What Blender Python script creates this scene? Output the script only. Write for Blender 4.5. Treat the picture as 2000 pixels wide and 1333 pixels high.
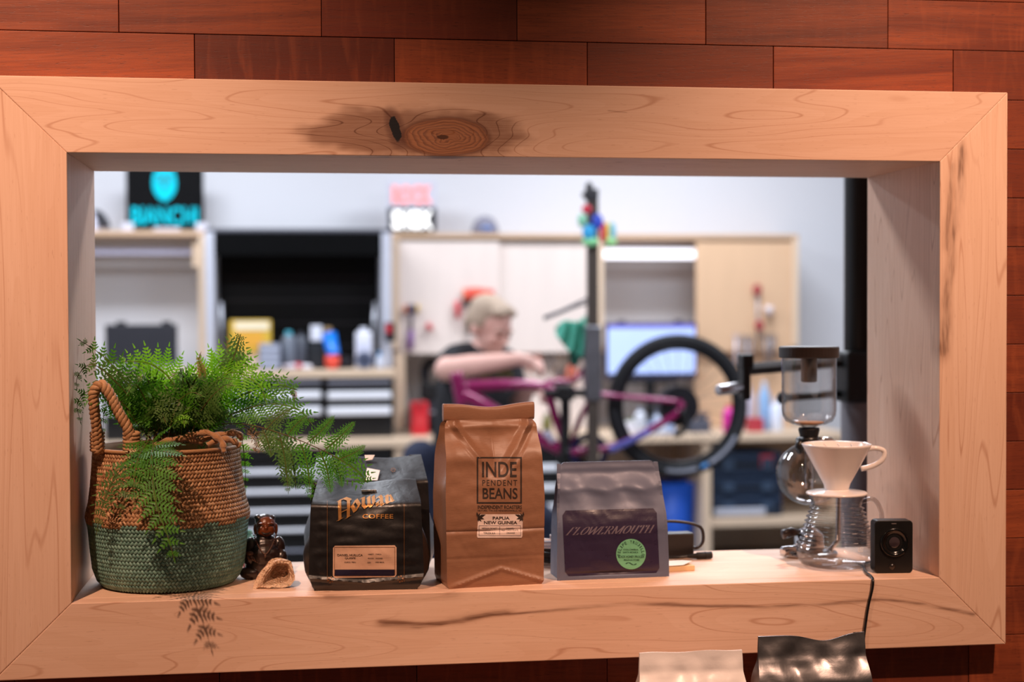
import bpy, bmesh, math, random
from mathutils import Vector, Matrix, Euler, noise
PI = math.pi
scene = bpy.context.scene
C = scene.collection
for _o in list(bpy.data.objects): bpy.data.objects.remove(_o)
random.seed(7)

# ------------------------------------------------------------------ camera, world, lights, exposure
FPX = 2971.77; YAW = -.1402; PITCH = -.0223; ROLL = -.0037
FL = .88                                    # height of the frame's lower edge above the floor
CAM = Vector((-1.208, -2.4707, .5853 + FL))
_f = Vector((-math.sin(YAW)*math.cos(PITCH), math.cos(YAW)*math.cos(PITCH), math.sin(PITCH)))
_r = Vector((math.cos(YAW), math.sin(YAW), 0)); _u = _r.cross(_f)
CR = _r*math.cos(ROLL) + _u*math.sin(ROLL); CU = -_r*math.sin(ROLL) + _u*math.cos(ROLL); CF = _f
cd = bpy.data.cameras.new('camera'); cam = bpy.data.objects.new('camera', cd); C.objects.link(cam)
cam.matrix_world = Matrix(((CR.x, CU.x, -CF.x, CAM.x), (CR.y, CU.y, -CF.y, CAM.y), (CR.z, CU.z, -CF.z, CAM.z), (0, 0, 0, 1)))
cd.sensor_width = 36; cd.lens = FPX*36/2000; cd.clip_start = .05; cd.clip_end = 60
cd.dof.use_dof = True; cd.dof.focus_distance = 2.46; cd.dof.aperture_fstop = 2.3; cd.dof.aperture_blades = 0
scene.camera = cam
vs = scene.view_settings
vs.view_transform = 'Standard'; vs.look = 'None'; vs.gamma = 1; vs.exposure = 0.0
try: vs.use_curve_mapping = False
except Exception: pass
w = bpy.data.worlds.new('world'); scene.world = w; w.use_nodes = True
w.node_tree.nodes['Background'].inputs[0].default_value = (1, .68, .52, 1)
w.node_tree.nodes['Background'].inputs[1].default_value = .07

def lamp(name, typ, loc, target, energy, col, **kw):
    l = bpy.data.lights.new(name, typ); l.energy = energy; l.color = col
    for k, v in kw.items(): setattr(l, k, v)
    o = bpy.data.objects.new(name, l); C.objects.link(o); o.location = loc
    o.rotation_euler = (Vector(target) - Vector(loc)).to_track_quat('-Z', 'Y').to_euler()
    return o
WARM = (1, .61, .42)
# two warm ceiling spots of the cafe, in front of the wall and above the picture
for nm_, x_, tx_ in (('cafe_spot_left_offscreen', -1.95, -1.55), ('cafe_spot_right_offscreen', .12, -.09)):
    lamp(nm_, 'SPOT', (x_, -1.35, FL+2.10), (tx_, .0, FL+.22), 230, WARM, spot_size=1.06, spot_blend=1., shadow_soft_size=.02)
# four equal ceiling panels of the workshop, above what the opening shows
COOL = (.86, .91, 1)
for nm_, x_, y_ in (('workshop_ceiling_near_left_offscreen', -1.9, 1.9), ('workshop_ceiling_near_right_offscreen', .7, 1.9), ('workshop_ceiling_far_left_offscreen', -1.9, 4.3), ('workshop_ceiling_far_right_offscreen', .7, 4.3)):
    lamp(nm_, 'AREA', (x_, y_, 3.04), (x_, y_, 0), 62, COOL, shape='RECTANGLE', size=1.2, size_y=.5)

# ------------------------------------------------------------------ helpers: points
def ray(px, py):
    return (CF + CR*((px-1000)/FPX) + CU*((666.5-py)/FPX))
def at(px, py, Y):                            # where the photograph's pixel meets the upright plane y = Y
    d = ray(px, py); return CAM + d*((Y-CAM.y)/d.y)
def atz(px, py, Z):                           # ... meets the level plane z = Z
    d = ray(px, py); return CAM + d*((Z-CAM.z)/d.z)
def sc_at(px, py, Y):                         # metres per pixel there
    return (at(px+.5, py, Y)-at(px-.5, py, Y)).length

# ------------------------------------------------------------------ helpers: materials
def lin(h):
    if isinstance(h, str):
        h = h.lstrip('#'); c = [int(h[i:i+2], 16)/255 for i in (0, 2, 4)]
    else: c = [v/255 for v in h]
    return tuple(((v+.055)/1.055)**2.4 if v > .04045 else v/12.92 for v in c) + (1,)
class S:                                      # a node socket with arithmetic
    def __init__(s, g, k): s.g = g; s.k = k
    def __add__(s, o): return s.g.m('ADD', s, o)
    __radd__ = __add__
    def __sub__(s, o): return s.g.m('SUBTRACT', s, o)
    def __rsub__(s, o): return s.g.m('SUBTRACT', o, s)
    def __mul__(s, o): return s.g.m('MULTIPLY', s, o)
    __rmul__ = __mul__
    def __truediv__(s, o): return s.g.m('DIVIDE', s, o)
    def __neg__(s): return s.g.m('MULTIPLY', s, -1.)
    def exp(s): return s.g.m('EXPONENT', s)
    def sin(s): return s.g.m('SINE', s)
    def abs(s): return s.g.m('ABSOLUTE', s)
    def ss(s, a, b): return s.g.ss(s, a, b)
class G:
    def __init__(s, name):
        s.mat = bpy.data.materials.new(name); s.mat.use_nodes = True; s.t = s.mat.node_tree
        s.b = s.t.nodes['Principled BSDF']
    def n(s, typ, **kw):
        nd = s.t.nodes.new('ShaderNode'+typ)
        for k, v in kw.items(): setattr(nd, k, v)
        return nd
    def put(s, inp, v):
        if isinstance(v, S): s.t.links.new(v.k, inp)
        elif v is not None: inp.default_value = v
    def m(s, op, a, b=None):
        nd = s.n('Math', operation=op); s.put(nd.inputs[0], a)
        if b is not None: s.put(nd.inputs[1], b)
        return S(s, nd.outputs[0])
    def ss(s, v, a, b, lo=0., hi=1.):
        nd = s.n('MapRange', interpolation_type='SMOOTHSTEP'); s.put(nd.inputs[0], v)
        for i, q in enumerate((a, b, lo, hi)): nd.inputs[1+i].default_value = q
        return S(s, nd.outputs[0])
    def coord(s, which='Object'):
        if not hasattr(s, '_tc'): s._tc = s.n('TexCoord')
        return S(s, s._tc.outputs[which])
    def xyz(s, v):
        nd = s.n('SeparateXYZ'); s.put(nd.inputs[0], v); return [S(s, o) for o in nd.outputs]
    def vec(s, x, y, z):
        nd = s.n('CombineXYZ')
        for i, v in enumerate((x, y, z)): s.put(nd.inputs[i], v)
        return S(s, nd.outputs[0])
    def map(s, v, scale=(1, 1, 1), loc=(0, 0, 0), rot=(0, 0, 0)):
        nd = s.n('Mapping'); s.put(nd.inputs[0], v)
        nd.inputs['Scale'].default_value = scale; nd.inputs['Location'].default_value = loc; nd.inputs['Rotation'].default_value = rot
        return S(s, nd.outputs[0])
    def noise(s, v, scale=5., detail=3., rough=.5, dist=0.):
        nd = s.n('TexNoise'); s.put(nd.inputs['Vector'], v)
        nd.inputs['Scale'].default_value = scale; nd.inputs['Detail'].default_value = detail
        nd.inputs['Roughness'].default_value = rough; nd.inputs['Distortion'].default_value = dist
        return S(s, nd.outputs[0])
    def rand(s): return S(s, s.n('ObjectInfo').outputs['Random'])
    def island(s): return S(s, s.n('NewGeometry').outputs['Random Per Island'])
    def ramp(s, v, stops):
        nd = s.n('ValToRGB'); s.put(nd.inputs[0], v); e = nd.color_ramp.elements
        while len(e) < len(stops): e.new(.5)
        for q, (p, c) in zip(e, stops): q.position = p; q.color = c if len(c) == 4 else tuple(c)+(1,)
        return S(s, nd.outputs[0])
    def mix(s, f, a, b, mode='MIX'):
        nd = s.n('Mix', data_type='RGBA', blend_type=mode); s.put(nd.inputs[0], f); s.put(nd.inputs[6], a); s.put(nd.inputs[7], b)
        return S(s, nd.outputs[2])
    def bump(s, h, strength=.3, dist=.001):
        nd = s.n('Bump'); nd.inputs['Strength'].default_value = strength; nd.inputs['Distance'].default_value = dist
        s.put(nd.inputs['Height'], h); s.t.links.new(nd.outputs[0], s.b.inputs['Normal'])
    def set(s, **kw):
        for k, v in kw.items(): s.put(s.b.inputs[k.replace('_', ' ')], v)
        return s.mat
_mc = {}
def mat(col, rough=.5, metal=0., var=.08, scale=30., bump=0., name=None, spec=.5, coat=0., trans=0., emit=0., ecol=None, sheen=0., aniso=None):
    """plain material with a little procedural variation"""
    key = (col if isinstance(col, str) else tuple(col), rough, metal, var, scale, bump, spec, coat, trans, emit, ecol, sheen)
    if key in _mc: return _mc[key]
    g = G(name or ('m_'+str(len(_mc)))); c = lin(col)
    nz = g.noise(g.coord(), scale, 3.)
    a = tuple(v*(1-var) for v in c[:3])+(1,); b = tuple(min(1, v*(1+var)) for v in c[:3])+(1,)
    g.set(Base_Color=g.mix(nz, a, b), Metallic=metal, Specular_IOR_Level=spec, Coat_Weight=coat, Transmission_Weight=trans, Sheen_Weight=sheen,
          Roughness=g.ss(nz, 0., 1., max(0, rough-.05), min(1, rough+.05)))
    if bump: g.bump(nz, bump, .002)
    if emit: g.set(Emission_Color=lin(ecol or col), Emission_Strength=emit)
    _mc[key] = g.mat
    return g.mat

# ------------------------------------------------------------------ helpers: meshes and objects
class MB:
    def __init__(s): s.v = []; s.f = []; s.mi = []; s.cm = 0
    def add(s, vs, fs, tf=None):
        o = len(s.v)
        s.v += [tuple(tf @ Vector(p)) for p in vs] if tf is not None else [tuple(p) for p in vs]
        s.f += [tuple(i+o for i in f) for f in fs]; s.mi += [s.cm]*len(fs); return s
    def box(s, a, b, tf=None):
        x0, y0, z0 = a; x1, y1, z1 = b
        return s.add([(x0,y0,z0),(x1,y0,z0),(x1,y1,z0),(x0,y1,z0),(x0,y0,z1),(x1,y0,z1),(x1,y1,z1),(x0,y1,z1)],
                     [(0,3,2,1),(4,5,6,7),(0,1,5,4),(1,2,6,5),(2,3,7,6),(3,0,4,7)], tf)
    def cbox(s, c, d, tf=None):
        return s.box([c[i]-d[i]/2 for i in range(3)], [c[i]+d[i]/2 for i in range(3)], tf)
    def prism(s, poly, y0, y1, tf=None):      # polygon in x,z extruded along y
        n = len(poly)
        vs = [(p[0], y0, p[1]) for p in poly] + [(p[0], y1, p[1]) for p in poly]
        return s.add(vs, [tuple(range(n)), tuple(range(2*n-1, n-1, -1))] + [((i+1) % n, i, n+i, n+(i+1) % n) for i in range(n)], tf)
    def lathe(s, prof, n=32, tf=None, cap0=False, cap1=False, sx=1., sy=1.):
        m = len(prof); vs = [(r*math.cos(2*PI*k/n)*sx, r*math.sin(2*PI*k/n)*sy, z) for r, z in prof for k in range(n)]
        fs = [(i*n+k, i*n+(k+1) % n, (i+1)*n+(k+1) % n, (i+1)*n+k) for i in range(m-1) for k in range(n)]
        if cap0: fs.append(tuple(range(n-1, -1, -1)))
        if cap1: fs.append(tuple((m-1)*n+k for k in range(n)))
        return s.add(vs, fs, tf)
    def tube(s, pts, r, n=8, caps=True, tf=None, closed=False):
        pts = [Vector(p) for p in pts]; m = len(pts)
        rs = r if isinstance(r, (list, tuple)) else [r]*m
        vs = []; t = (pts[1]-pts[0]).normalized(); ref = Vector((0, 0, 1)) if abs(t.z) < .9 else Vector((1, 0, 0))
        nrm = (ref - t*ref.dot(t)).normalized()
        for i, p in enumerate(pts):
            a = pts[i-1] if (i or closed) else pts[0]; b = pts[(i+1) % m] if (i < m-1 or closed) else pts[-1]
            t = (b-a).normalized(); nrm = (nrm - t*nrm.dot(t)).normalized(); bn = t.cross(nrm)
            vs += [p + (nrm*math.cos(2*PI*k/n) + bn*math.sin(2*PI*k/n))*rs[i] for k in range(n)]
        fs = [(i*n+k, i*n+(k+1) % n, ((i+1) % m)*n+(k+1) % n, ((i+1) % m)*n+k) for i in range(m if closed else m-1) for k in range(n)]
        if caps and not closed: fs += [tuple(range(n-1, -1, -1)), tuple((m-1)*n+k for k in range(n))]
        return s.add(vs, fs, tf)
    def cyl(s, a, b, r, n=20, tf=None, r2=None): return s.tube([a, b], [r, r if r2 is None else r2], n, True, tf)
    def ell(s, c, d, nu=20, nv=12, tf=None):  # ellipsoid, d = radii
        vs = [(c[0], c[1], c[2]-d[2])]
        for j in range(1, nv):
            ph = -PI/2 + PI*j/nv
            vs += [(c[0]+d[0]*math.cos(ph)*math.cos(2*PI*k/nu), c[1]+d[1]*math.cos(ph)*math.sin(2*PI*k/nu), c[2]+d[2]*math.sin(ph)) for k in range(nu)]
        vs.append((c[0], c[1], c[2]+d[2])); L = len(vs)-1
        fs = [(0, 1+(k+1) % nu, 1+k) for k in range(nu)]
        fs += [(1+j*nu+k, 1+j*nu+(k+1) % nu, 1+(j+1)*nu+(k+1) % nu, 1+(j+1)*nu+k) for j in range(nv-2) for k in range(nu)]
        fs += [(1+(nv-2)*nu+k, 1+(nv-2)*nu+(k+1) % nu, L) for k in range(nu)]
        return s.add(vs, fs, tf)
    def grid(s, fn, nu, nv, tf=None, flip=False):
        vs = [fn(i/nu, j/nv) for j in range(nv+1) for i in range(nu+1)]; q = nu+1
        fs = [(j*q+i, j*q+i+1, (j+1)*q+i+1, (j+1)*q+i) for j in range(nv) for i in range(nu)]
        if flip: fs = [f[::-1] for f in fs]
        return s.add(vs, fs, tf)
    def build(s, name, m, parent=None, smooth=False, sharp=0., bevel=0., world=True, seg=2, subd=0, solid=0., kind=None, fix=False):
        """links the collected geometry as ONE mesh object; world=True: vertices are in world space"""
        me = bpy.data.meshes.new(name); off = Vector((0, 0, 0))
        root = parent
        while root is not None and root.parent is not None: root = root.parent
        if root is not None and world:
            inv = root.matrix_basis.inverted(); vs = [inv @ Vector(p) for p in s.v]
        else: vs = s.v
        me.from_pydata([tuple(v) for v in vs], [], s.f)
        for mm in (m if isinstance(m, (list, tuple)) else [m]): me.materials.append(mm)
        me.polygons.foreach_set('material_index', s.mi)
        if fix:
            bm = bmesh.new(); bm.from_mesh(me); bmesh.ops.remove_doubles(bm, verts=bm.verts, dist=1e-6); bmesh.ops.recalc_face_normals(bm, faces=bm.faces); bm.to_mesh(me); bm.free()
        if smooth: me.polygons.foreach_set('use_smooth', [True]*len(me.polygons))
        if sharp: me.set_sharp_from_angle(angle=sharp)
        me.update()
        o = bpy.data.objects.new(name, me); C.objects.link(o)
        if parent is not None: o.parent = parent
        if bevel:
            b = o.modifiers.new('bevel', 'BEVEL'); b.width = bevel; b.segments = seg; b.limit_method = 'ANGLE'; b.angle_limit = .6
            if not smooth: me.polygons.foreach_set('use_smooth', [False]*len(me.polygons))
        if solid: q = o.modifiers.new('solid', 'SOLIDIFY'); q.thickness = solid; q.offset = 0
        if subd: q = o.modifiers.new('sub', 'SUBSURF'); q.levels = subd; q.render_levels = subd
        if kind: o['kind'] = kind
        return o
def tag(o, label, cat, group=None):
    o['label'] = label; o['category'] = cat
    if group: o['group'] = group
    return o
def thing(name, label, cat, loc=(0, 0, 0), rotz=0., group=None):
    o = bpy.data.objects.new(name, None); C.objects.link(o); o.empty_display_size = .05
    o.matrix_basis = Matrix.Translation(Vector(loc)) @ Matrix.Rotation(rotz, 4, 'Z')
    return tag(o, label, cat, group)
def struct(o): o['kind'] = 'structure'; return o
def estruct(name, loc=(0, 0, 0)):
    o = bpy.data.objects.new(name, None); C.objects.link(o); o.location = loc; o['kind'] = 'structure'; return o
def copy_of(mesh_obj, parent, loc=(0, 0, 0), rot=None, name=None):
    c = mesh_obj.copy(); C.objects.link(c); c.parent = parent; c.location = loc
    if rot is not None: c.rotation_euler = rot
    return c
def T(loc=(0, 0, 0), rz=0., rx=0., ry=0., s=1.):
    return Matrix.Translation(Vector(loc)) @ Matrix.Rotation(rz, 4, 'Z') @ Matrix.Rotation(ry, 4, 'Y') @ Matrix.Rotation(rx, 4, 'X') @ Matrix.Scale(s, 4)
def catmull(pts, k=6):
    P = [Vector(p) for p in pts]; P = [P[0]*2-P[1]] + P + [P[-1]*2-P[-2]]; out = []
    for i in range(1, len(P)-2):
        for q in range(k):
            t = q/k; a, b, c, d = P[i-1:i+3]
            out.append(.5*((2*b) + (c-a)*t + (2*a-5*b+4*c-d)*t*t + (3*b-a-3*c+d)*t**3))
    return out + [P[-2]]
def smooth_lerp(tab, x):                       # piecewise smooth table lookup
    if x <= tab[0][0]: return tab[0][1]
    for (a, va), (b, vb) in zip(tab, tab[1:]):
        if x <= b:
            t = (x-a)/(b-a); return va + (vb-va)*t*t*(3-2*t)
    return tab[-1][1]
def lerp(tab, x):
    if x <= tab[0][0]: return tab[0][1]
    for (a, va), (b, vb) in zip(tab, tab[1:]):
        if x <= b: return va + (vb-va)*(x-a)/(b-a)
    return tab[-1][1]
# ------------------------------------------------------------------ the setting: wooden wall, maple frame, workshop shell
XL, XR = -1.5645, -.1217; ZT, ZB = FL+.8309, FL+.1193; D = .3378
XO0, XO1, ZO0, ZO1 = -1.685, 0., FL, FL+.95
SILL = ZB; PY = .040                           # plank face plane

def maple(name, axis, seed, hue=0., streaks=(), knot=None, rings=11.):
    """pale maple; axis = grain direction in world space; streaks/knots are stains in the timber itself"""
    g = G(name); x, y, z = g.xyz(g.coord())
    if axis == 'x': a, b, c = x, z, y
    elif axis == 'z': a, b, c = z, x, y
    else: a, b, c = y, x, z
    p = g.vec(a + seed*3.7, b*1. + seed*1.3, c)
    ps = g.map(p, (1.0, 7.5, 7.5) if axis == 'x' else (.55, 9., 9.))
    f1 = g.noise(ps, 1.0, 2.2, .42, .25)
    wob = g.noise(g.map(p, (5., 22., 22.) if axis == 'x' else (2.5, 20., 20.)), 1., 2., .5)
    fld = f1*rings*2.2 + wob*.35
    dark = None
    if knot:
        for (ka, kb, sa, sb, amp) in knot:
            d2 = ((a-ka)*(1/sa))*((a-ka)*(1/sa)) + ((b-kb)*(1/sb))*((b-kb)*(1/sb))
            fld = fld + (-d2).exp()*amp
    fr = g.m('FRACT', fld)
    line = (fr - .5).abs()
    rmask = g.ss(g.noise(g.map(p, (3., 9., 9.)), 1., 2.), .30, .58)
    if knot:
        ka, kb, sa, sb, amp = knot[0]
        rmask = g.m('MAXIMUM', rmask, (-(((a-ka)*(1/.26))*((a-ka)*(1/.26)) + ((b-kb)*(1/.07))*((b-kb)*(1/.07)))).exp()*1.3)
    ring = g.ss(line, .0, .06, 1., 0.)*g.m('MINIMUM', rmask, 1.)
    soft = g.ss(fr, 0., 1.)
    fib = g.noise(g.map(p, (9., 420., 420.)), 1., 3., .6)
    pore = g.ss(g.noise(g.map(p, (55., 520., 520.)), 1., 1.5), .66, .76)
    big = g.noise(g.map(p, (1.5, 7., 7.)), 1., 2.)
    base = g.ramp(big, [(.25, lin((232-hue, 191-hue*1.2, 165-hue))), (.55, lin((238-hue, 200-hue*1.2, 175-hue))), (.8, lin((228-hue, 184-hue, 157-hue)))])
    col = g.mix(soft*.13, base, lin((205, 156, 118)))
    col = g.mix(ring*.5, col, lin((176, 116, 84)))
    col = g.mix(g.ss(fib, .35, .8)*.22, col, lin((196, 146, 110)))
    col = g.mix(pore*.28, col, lin((150, 98, 70)))
    for (pts, wd, k) in streaks:               # each: polyline (a,b) of a dark mineral streak
        mk = None
        for (a0, b0), (a1, b1) in zip(pts, pts[1:]):
            t = g.m('MINIMUM', g.m('MAXIMUM', (a-a0)*(1/(a1-a0)), 0.), 1.)
            bb = t*(b1-b0) + b0
            da = (a - (t*(a1-a0)+a0))*.4
            db = (b - bb) + (g.noise(g.map(p, (9., 40., 40.)), 1., 3.)-.5)*wd*2.2
            d = (da*da+db*db)*(1/wd/wd)
            e = (-d).exp(); mk = e if mk is None else g.m('MAXIMUM', mk, e)
        fibm = g.ss(g.noise(g.map(p, (12., 190., 190.)), 1., 3., .6), .3, .62)
        brk = g.ss(g.noise(g.map(p, (7., 30., 30.)), 1., 3., .6), .34, .60)
        col = g.mix(g.ss(mk, .05, .9)*(brk*.35+.12)*k, col, lin((140, 92, 66)))
        col = g.mix(g.ss(mk, .62, 1.)*(fibm*.7+.1)*(brk*.8+.2)*k*.85, col, lin((84, 50, 36)))
    if knot:
        ka, kb, sa, sb, amp = knot[0]
        wq = (g.noise(g.map(p, (42., 70., 70.)), 1., 4., .6)-.5)*1.5; wk = (g.noise(g.map(p, (17., 34., 34.)), 1., 3.)-.5)*.9; wl = (g.noise(g.map(p, (6., 15., 15.)), 1., 3., .6)-.5)*2.6
        d2 = ((a-ka+.040)*(1/(sa*1.75)))*((a-ka+.040)*(1/(sa*1.75))) + ((b-kb-.008)*(1/(sb*1.35)))*((b-kb-.010)*(1/(sb*1.35))) + wl
        stain = g.ss(d2, .45, 1.15, 1., 0.)
        col = g.mix(stain*(fib*.45+.50), col, lin((126, 82, 60)))
        col = g.mix(stain*ring*.6, col, lin((84, 50, 38)))
        kd = ((a-ka)*(1/.072))*((a-ka)*(1/.072)) + ((b-kb)*(1/.031))*((b-kb)*(1/.031)) + wk*.8
        heart = g.ss(kd, .85, 1.05, 1., 0.)
        krg = g.m('FRACT', g.m('SQRT', g.m('MAXIMUM', kd, .0))*7.+wob)
        col = g.mix(heart*.62, col, g.mix(g.ss(krg, .3, .9), lin((176, 112, 72)), lin((120, 68, 44))))
        rim = g.ss((kd-1.).abs(), .0, .28, 1., 0.)
        col = g.mix(rim*.55, col, lin((98, 54, 40)))
        core = g.ss(((a-ka+.006)*(1/.010))*((a-ka+.006)*(1/.010)) + ((b-kb)*(1/.0035))*((b-kb)*(1/.0035))+wq, .5, 1.3, 1., 0.)
        col = g.mix(core*.8, col, lin((48, 28, 24)))
        # black bark pocket left of the knot
        hx, hz = ka-.083, kb+.013
        tw = (b-hz)*.22
        hd = ((a-hx+tw)*(1/.0085))*((a-hx+tw)*(1/.0085)) + ((b-hz)*(1/.0185))*((b-hz)*(1/.0185)) + wq*1.6
        hal = g.ss(hd, 1., 5.5, 1., 0.); col = g.mix(hal*.55, col, lin((86, 48, 42)))
        col = g.mix(g.ss(hd, .8, 1.15, 1., 0.), col, lin((34, 34, 38)))
    g.bump(fib*.5 + fr*.1, .10, .0006)
    return g.set(Base_Color=col, Roughness=g.ss(fib, 0., 1., .42, .56), Specular_IOR_Level=.35)

def px2(ptsl, along):                          # pixels on the frame face -> (grain, across) coordinates
    out = []
    for (u, v) in ptsl:
        q = at(u, v, 0); out.append((q.x, q.z) if along == 'x' else (q.z, q.x))
    return out
kn = at(872, 268, 0)
M_top = maple('maple_head', 'x', 1.0, 4, knot=[(kn.x, kn.z, .105, .040, 5.5)], streaks=[(px2([(1190, 217), (1222, 220)], 'x'), .0016, .9)])
M_bot = maple('maple_apron', 'x', 2.3, 2, streaks=[
    (px2([(745, 1214), (860, 1219), (960, 1205), (1090, 1190), (1230, 1181), (1350, 1183), (1480, 1187), (1600, 1182), (1720, 1172), (1800, 1180), (1900, 1200)], 'x'), .0042, .85),
    (px2([(755, 1219), (820, 1222), (900, 1212), (985, 1198)], 'x'), .0085, .8),
    (px2([(645, 1170), (760, 1168), (885, 1164)], 'x'), .0085, .62)])
M_lft = maple('maple_stile', 'z', 5.2, 2)
M_rgt = maple('maple_stile_streaked', 'z', 7.7, -2, streaks=[(px2([(1880, 300), (1868, 420), (1853, 560), (1845, 680)], 'z'), .011, 1.05), (px2([(1858, 330), (1850, 480)], 'z'), .008, .7)])
M_jam = maple('maple_jamb', 'z', 3.1, 2)
M_jamh = maple('maple_jamb_head', 'x', 4.4, 2)
M_sil = maple('maple_sill', 'x', 9.1, -4, rings=5.)

win = estruct('window_1')
def board(poly, y0, y1, m, name='casing_board', bev=.0014):
    b = MB().prism(poly, y0, y1); return b.build(name, m, win, bevel=bev, fix=True)
board([(XO0, ZO1), (XL, ZT), (XR, ZT), (XO1, ZO1)], 0, PY, M_top)
board([(XO0, ZO0), (XO1, ZO0), (XR, ZB), (XL, ZB)], 0, PY, M_bot)
board([(XO0, ZO0+.0005), (XL, ZB), (XL, ZT), (XO0, ZO1-.0005)], 0, PY, M_lft)
board([(XO1, ZO0), (XO1, ZO1), (XR, ZT), (XR, ZB)], 0, PY, M_rgt)
J = .022; E1 = .0015
MB().box((XL-J-E1, PY, ZB-J), (XL-E1, D, ZT+J)).build('jamb_board', M_jam, win, bevel=.0012)
MB().box((XR+E1, PY, ZB-J), (XR+J+E1, D, ZT+J)).build('jamb_board', M_jam, win, bevel=.0012)
MB().box((XL-E1, PY, ZT+.0005), (XR+E1, D, ZT+J)).build('head_board', M_jamh, win, bevel=.0012)
MB().box((XL-E1, PY, ZB-J), (XR+E1, D, ZB)).build('sill_board', M_sil, win, bevel=.0012)

# the wall: backing with the opening, planks laid on it in courses
WX0, WX1, WZ0, WZ1 = -3.2, 1.5, .0, 3.1
b = MB()
y0, y1 = PY+.012, D-.002
b.box((WX0, y0, WZ0), (XL-J-E1, y1, WZ1)); b.box((XR+J+E1, y0, WZ0), (WX1, y1, WZ1))
b.box((XL-J-E1, y0, WZ0), (XR+J+E1, y1, ZB-J)); b.box((XL-J-E1, y0, ZT+J), (XR+J+E1, y1, WZ1))
wallf = b.build('wall_front', mat('#5c3526', .8, name='backing')); struct(wallf)
def mahogany():
    g = G('mahogany_plank'); r = g.rand(); x, y, z = g.xyz(g.coord())
    r2 = g.m('FRACT', r*17.3); r3 = g.m('FRACT', r*91.7)
    a = x + r*40.; bq = z + r2*20. + (x*(r3-.5))*.10
    p = g.vec(a, bq, y)
    base = g.ramp(r, [(0., lin((94, 40, 27))), (.3, lin((126, 58, 36))), (.55, lin((110, 54, 38))), (.8, lin((152, 76, 46))), (1., lin((112, 46, 30)))])
    band = g.noise(g.map(p, (2.2, 34., 34.)), 1., 3., .55, .6)
    fib = g.noise(g.map(p, (16., 330., 330.)), 1., 4., .65)
    fig = g.noise(g.map(p, (60., 9., 9.)), 1., 2., .5, .8)
    col = g.mix(g.ss(band, .3, .7)*.65, base, g.mix(r2, lin((92, 36, 24)), lin((186, 96, 56))))
    col = g.mix(g.ss(fib, .35, .75)*.38, col, lin((84, 32, 20)))
    col = g.mix(g.ss(fig, .45, .75)*(r3*.35), col, lin((182, 96, 56)))
    pore = g.ss(g.noise(g.map(p, (70., 620., 620.)), 1., 1.), .63, .73)
    col = g.mix(pore*.4, col, lin((60, 22, 14)))
    g.bump(fib + pore*-.5, .22, .0006)
    return g.set(Base_Color=col, Roughness=g.ss(fib, 0., 1., .36, .52), Specular_IOR_Level=.4)
M_pl = mahogany()
za = at(1985, 196, PY).z; zb_ = at(1985, 1240, PY).z; rowh = (za-zb_)/11
joints = {0: [380, 772, 1145, 1512, 1862], 1: [232, 624, 1008, 1375, 1728], -12: [814, 1185, 1883]}
jx = {k: [at(v, {0: 120, 1: 40, -12: 1300}[k], PY).x for v in vals] for k, vals in joints.items()}
pl = (jx[0][-1]-jx[0][0])/4
gap = .0011
_pm = {}
def plank(x0, x1, z0, z1):
    # the part of one plank outside the frame
    segs = []
    ix0, ix1, iz0, iz1 = XO0+.02, XO1-.02, ZO0+.02, ZO1-.02
    if z1 <= iz0 or z0 >= iz1 or x1 <= ix0 or x0 >= ix1: segs = [(x0, x1, z0, z1)]
    else:
        if x0 < ix0-.01: segs.append((x0, ix0, z0, z1)); x0 = ix0
        if x1 > ix1+.01: segs.append((ix1, x1, z0, z1)); x1 = ix1
        if z0 < iz0-.012: segs.append((x0, x1, z0, iz0))
        elif z1 > iz1+.012: segs.append((x0, x1, iz1, z1))
    for (a0, a1, c0, c1) in segs:
        if a1-a0 < .012: continue
        L, Hh = round(a1-a0-gap, 5), round(c1-c0-gap, 5); key = (L, Hh)
        dy = random.uniform(-.0006, .0008)
        if key not in _pm:
            m = MB(); m.box((-L/2, PY, -Hh/2), (L/2, PY+.0125, Hh/2)); o = m.build('plank', M_pl, wallf, bevel=.0008, world=False); _pm[key] = o
        else:
            o = _pm[key].copy(); C.objects.link(o); o.parent = wallf
        o.location = ((a0+a1)/2, dy, (c0+c1)/2)
for k in range(-17, 11):
    z0 = za + (k-1)*rowh + rowh*0; z1 = z0+rowh      # course k = 0 lies just under the line through (1985,196-...)
    kk = k-1
    if kk in jx: off = jx[kk][0]
    elif kk == -12: off = jx[-12][0]
    else: off = jx[0][0] + pl*((kk*.5 if kk % 2 else 0) + .23*math.sin(kk*2.1))
    i0 = math.floor((-2.75-off)/pl)
    for i in range(i0, i0+11):
        x0 = off+i*pl
        if x0 > 1.0: break
        plank(x0, x0+pl, z0, z1)

# floors, workshop shell
def plaster(name, c):
    g = G(name); n1 = g.noise(g.coord(), 260., 4.); n2 = g.noise(g.coord(), 1.3, 2.)
    g.bump(n1, .12, .001)
    return g.set(Base_Color=g.mix(n2*.3, lin(c), tuple(v*.93 for v in lin(c)[:3])+(1,)), Roughness=.75)
M_wall = plaster('workshop_wall_paint', (214, 215, 220)); M_ceil = plaster('ceiling_paint', (228, 228, 230))
def concrete(name, c):
    g = G(name); n1 = g.noise(g.coord(), 3., 6., .6); n2 = g.noise(g.coord(), 90., 3.)
    g.bump(n2, .1, .002)
    return g.set(Base_Color=g.mix(n1, tuple(v*.8 for v in lin(c)[:3])+(1,), lin(c)), Roughness=.5)
M_fl = concrete('concrete', (128, 124, 120))
YW = 5.75
struct(MB().box((-4.2, -4.5, -.1), (3.8, YW+.2, 0)).build('floor', M_fl))
struct(MB().box((-4.2, YW, 0), (3.8, YW+.12, 3.1)).build('wall_back', M_wall))
struct(MB().box((-4.32, D-.002, 0), (-4.2, YW+.12, 3.1)).build('wall_left', M_wall))
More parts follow.
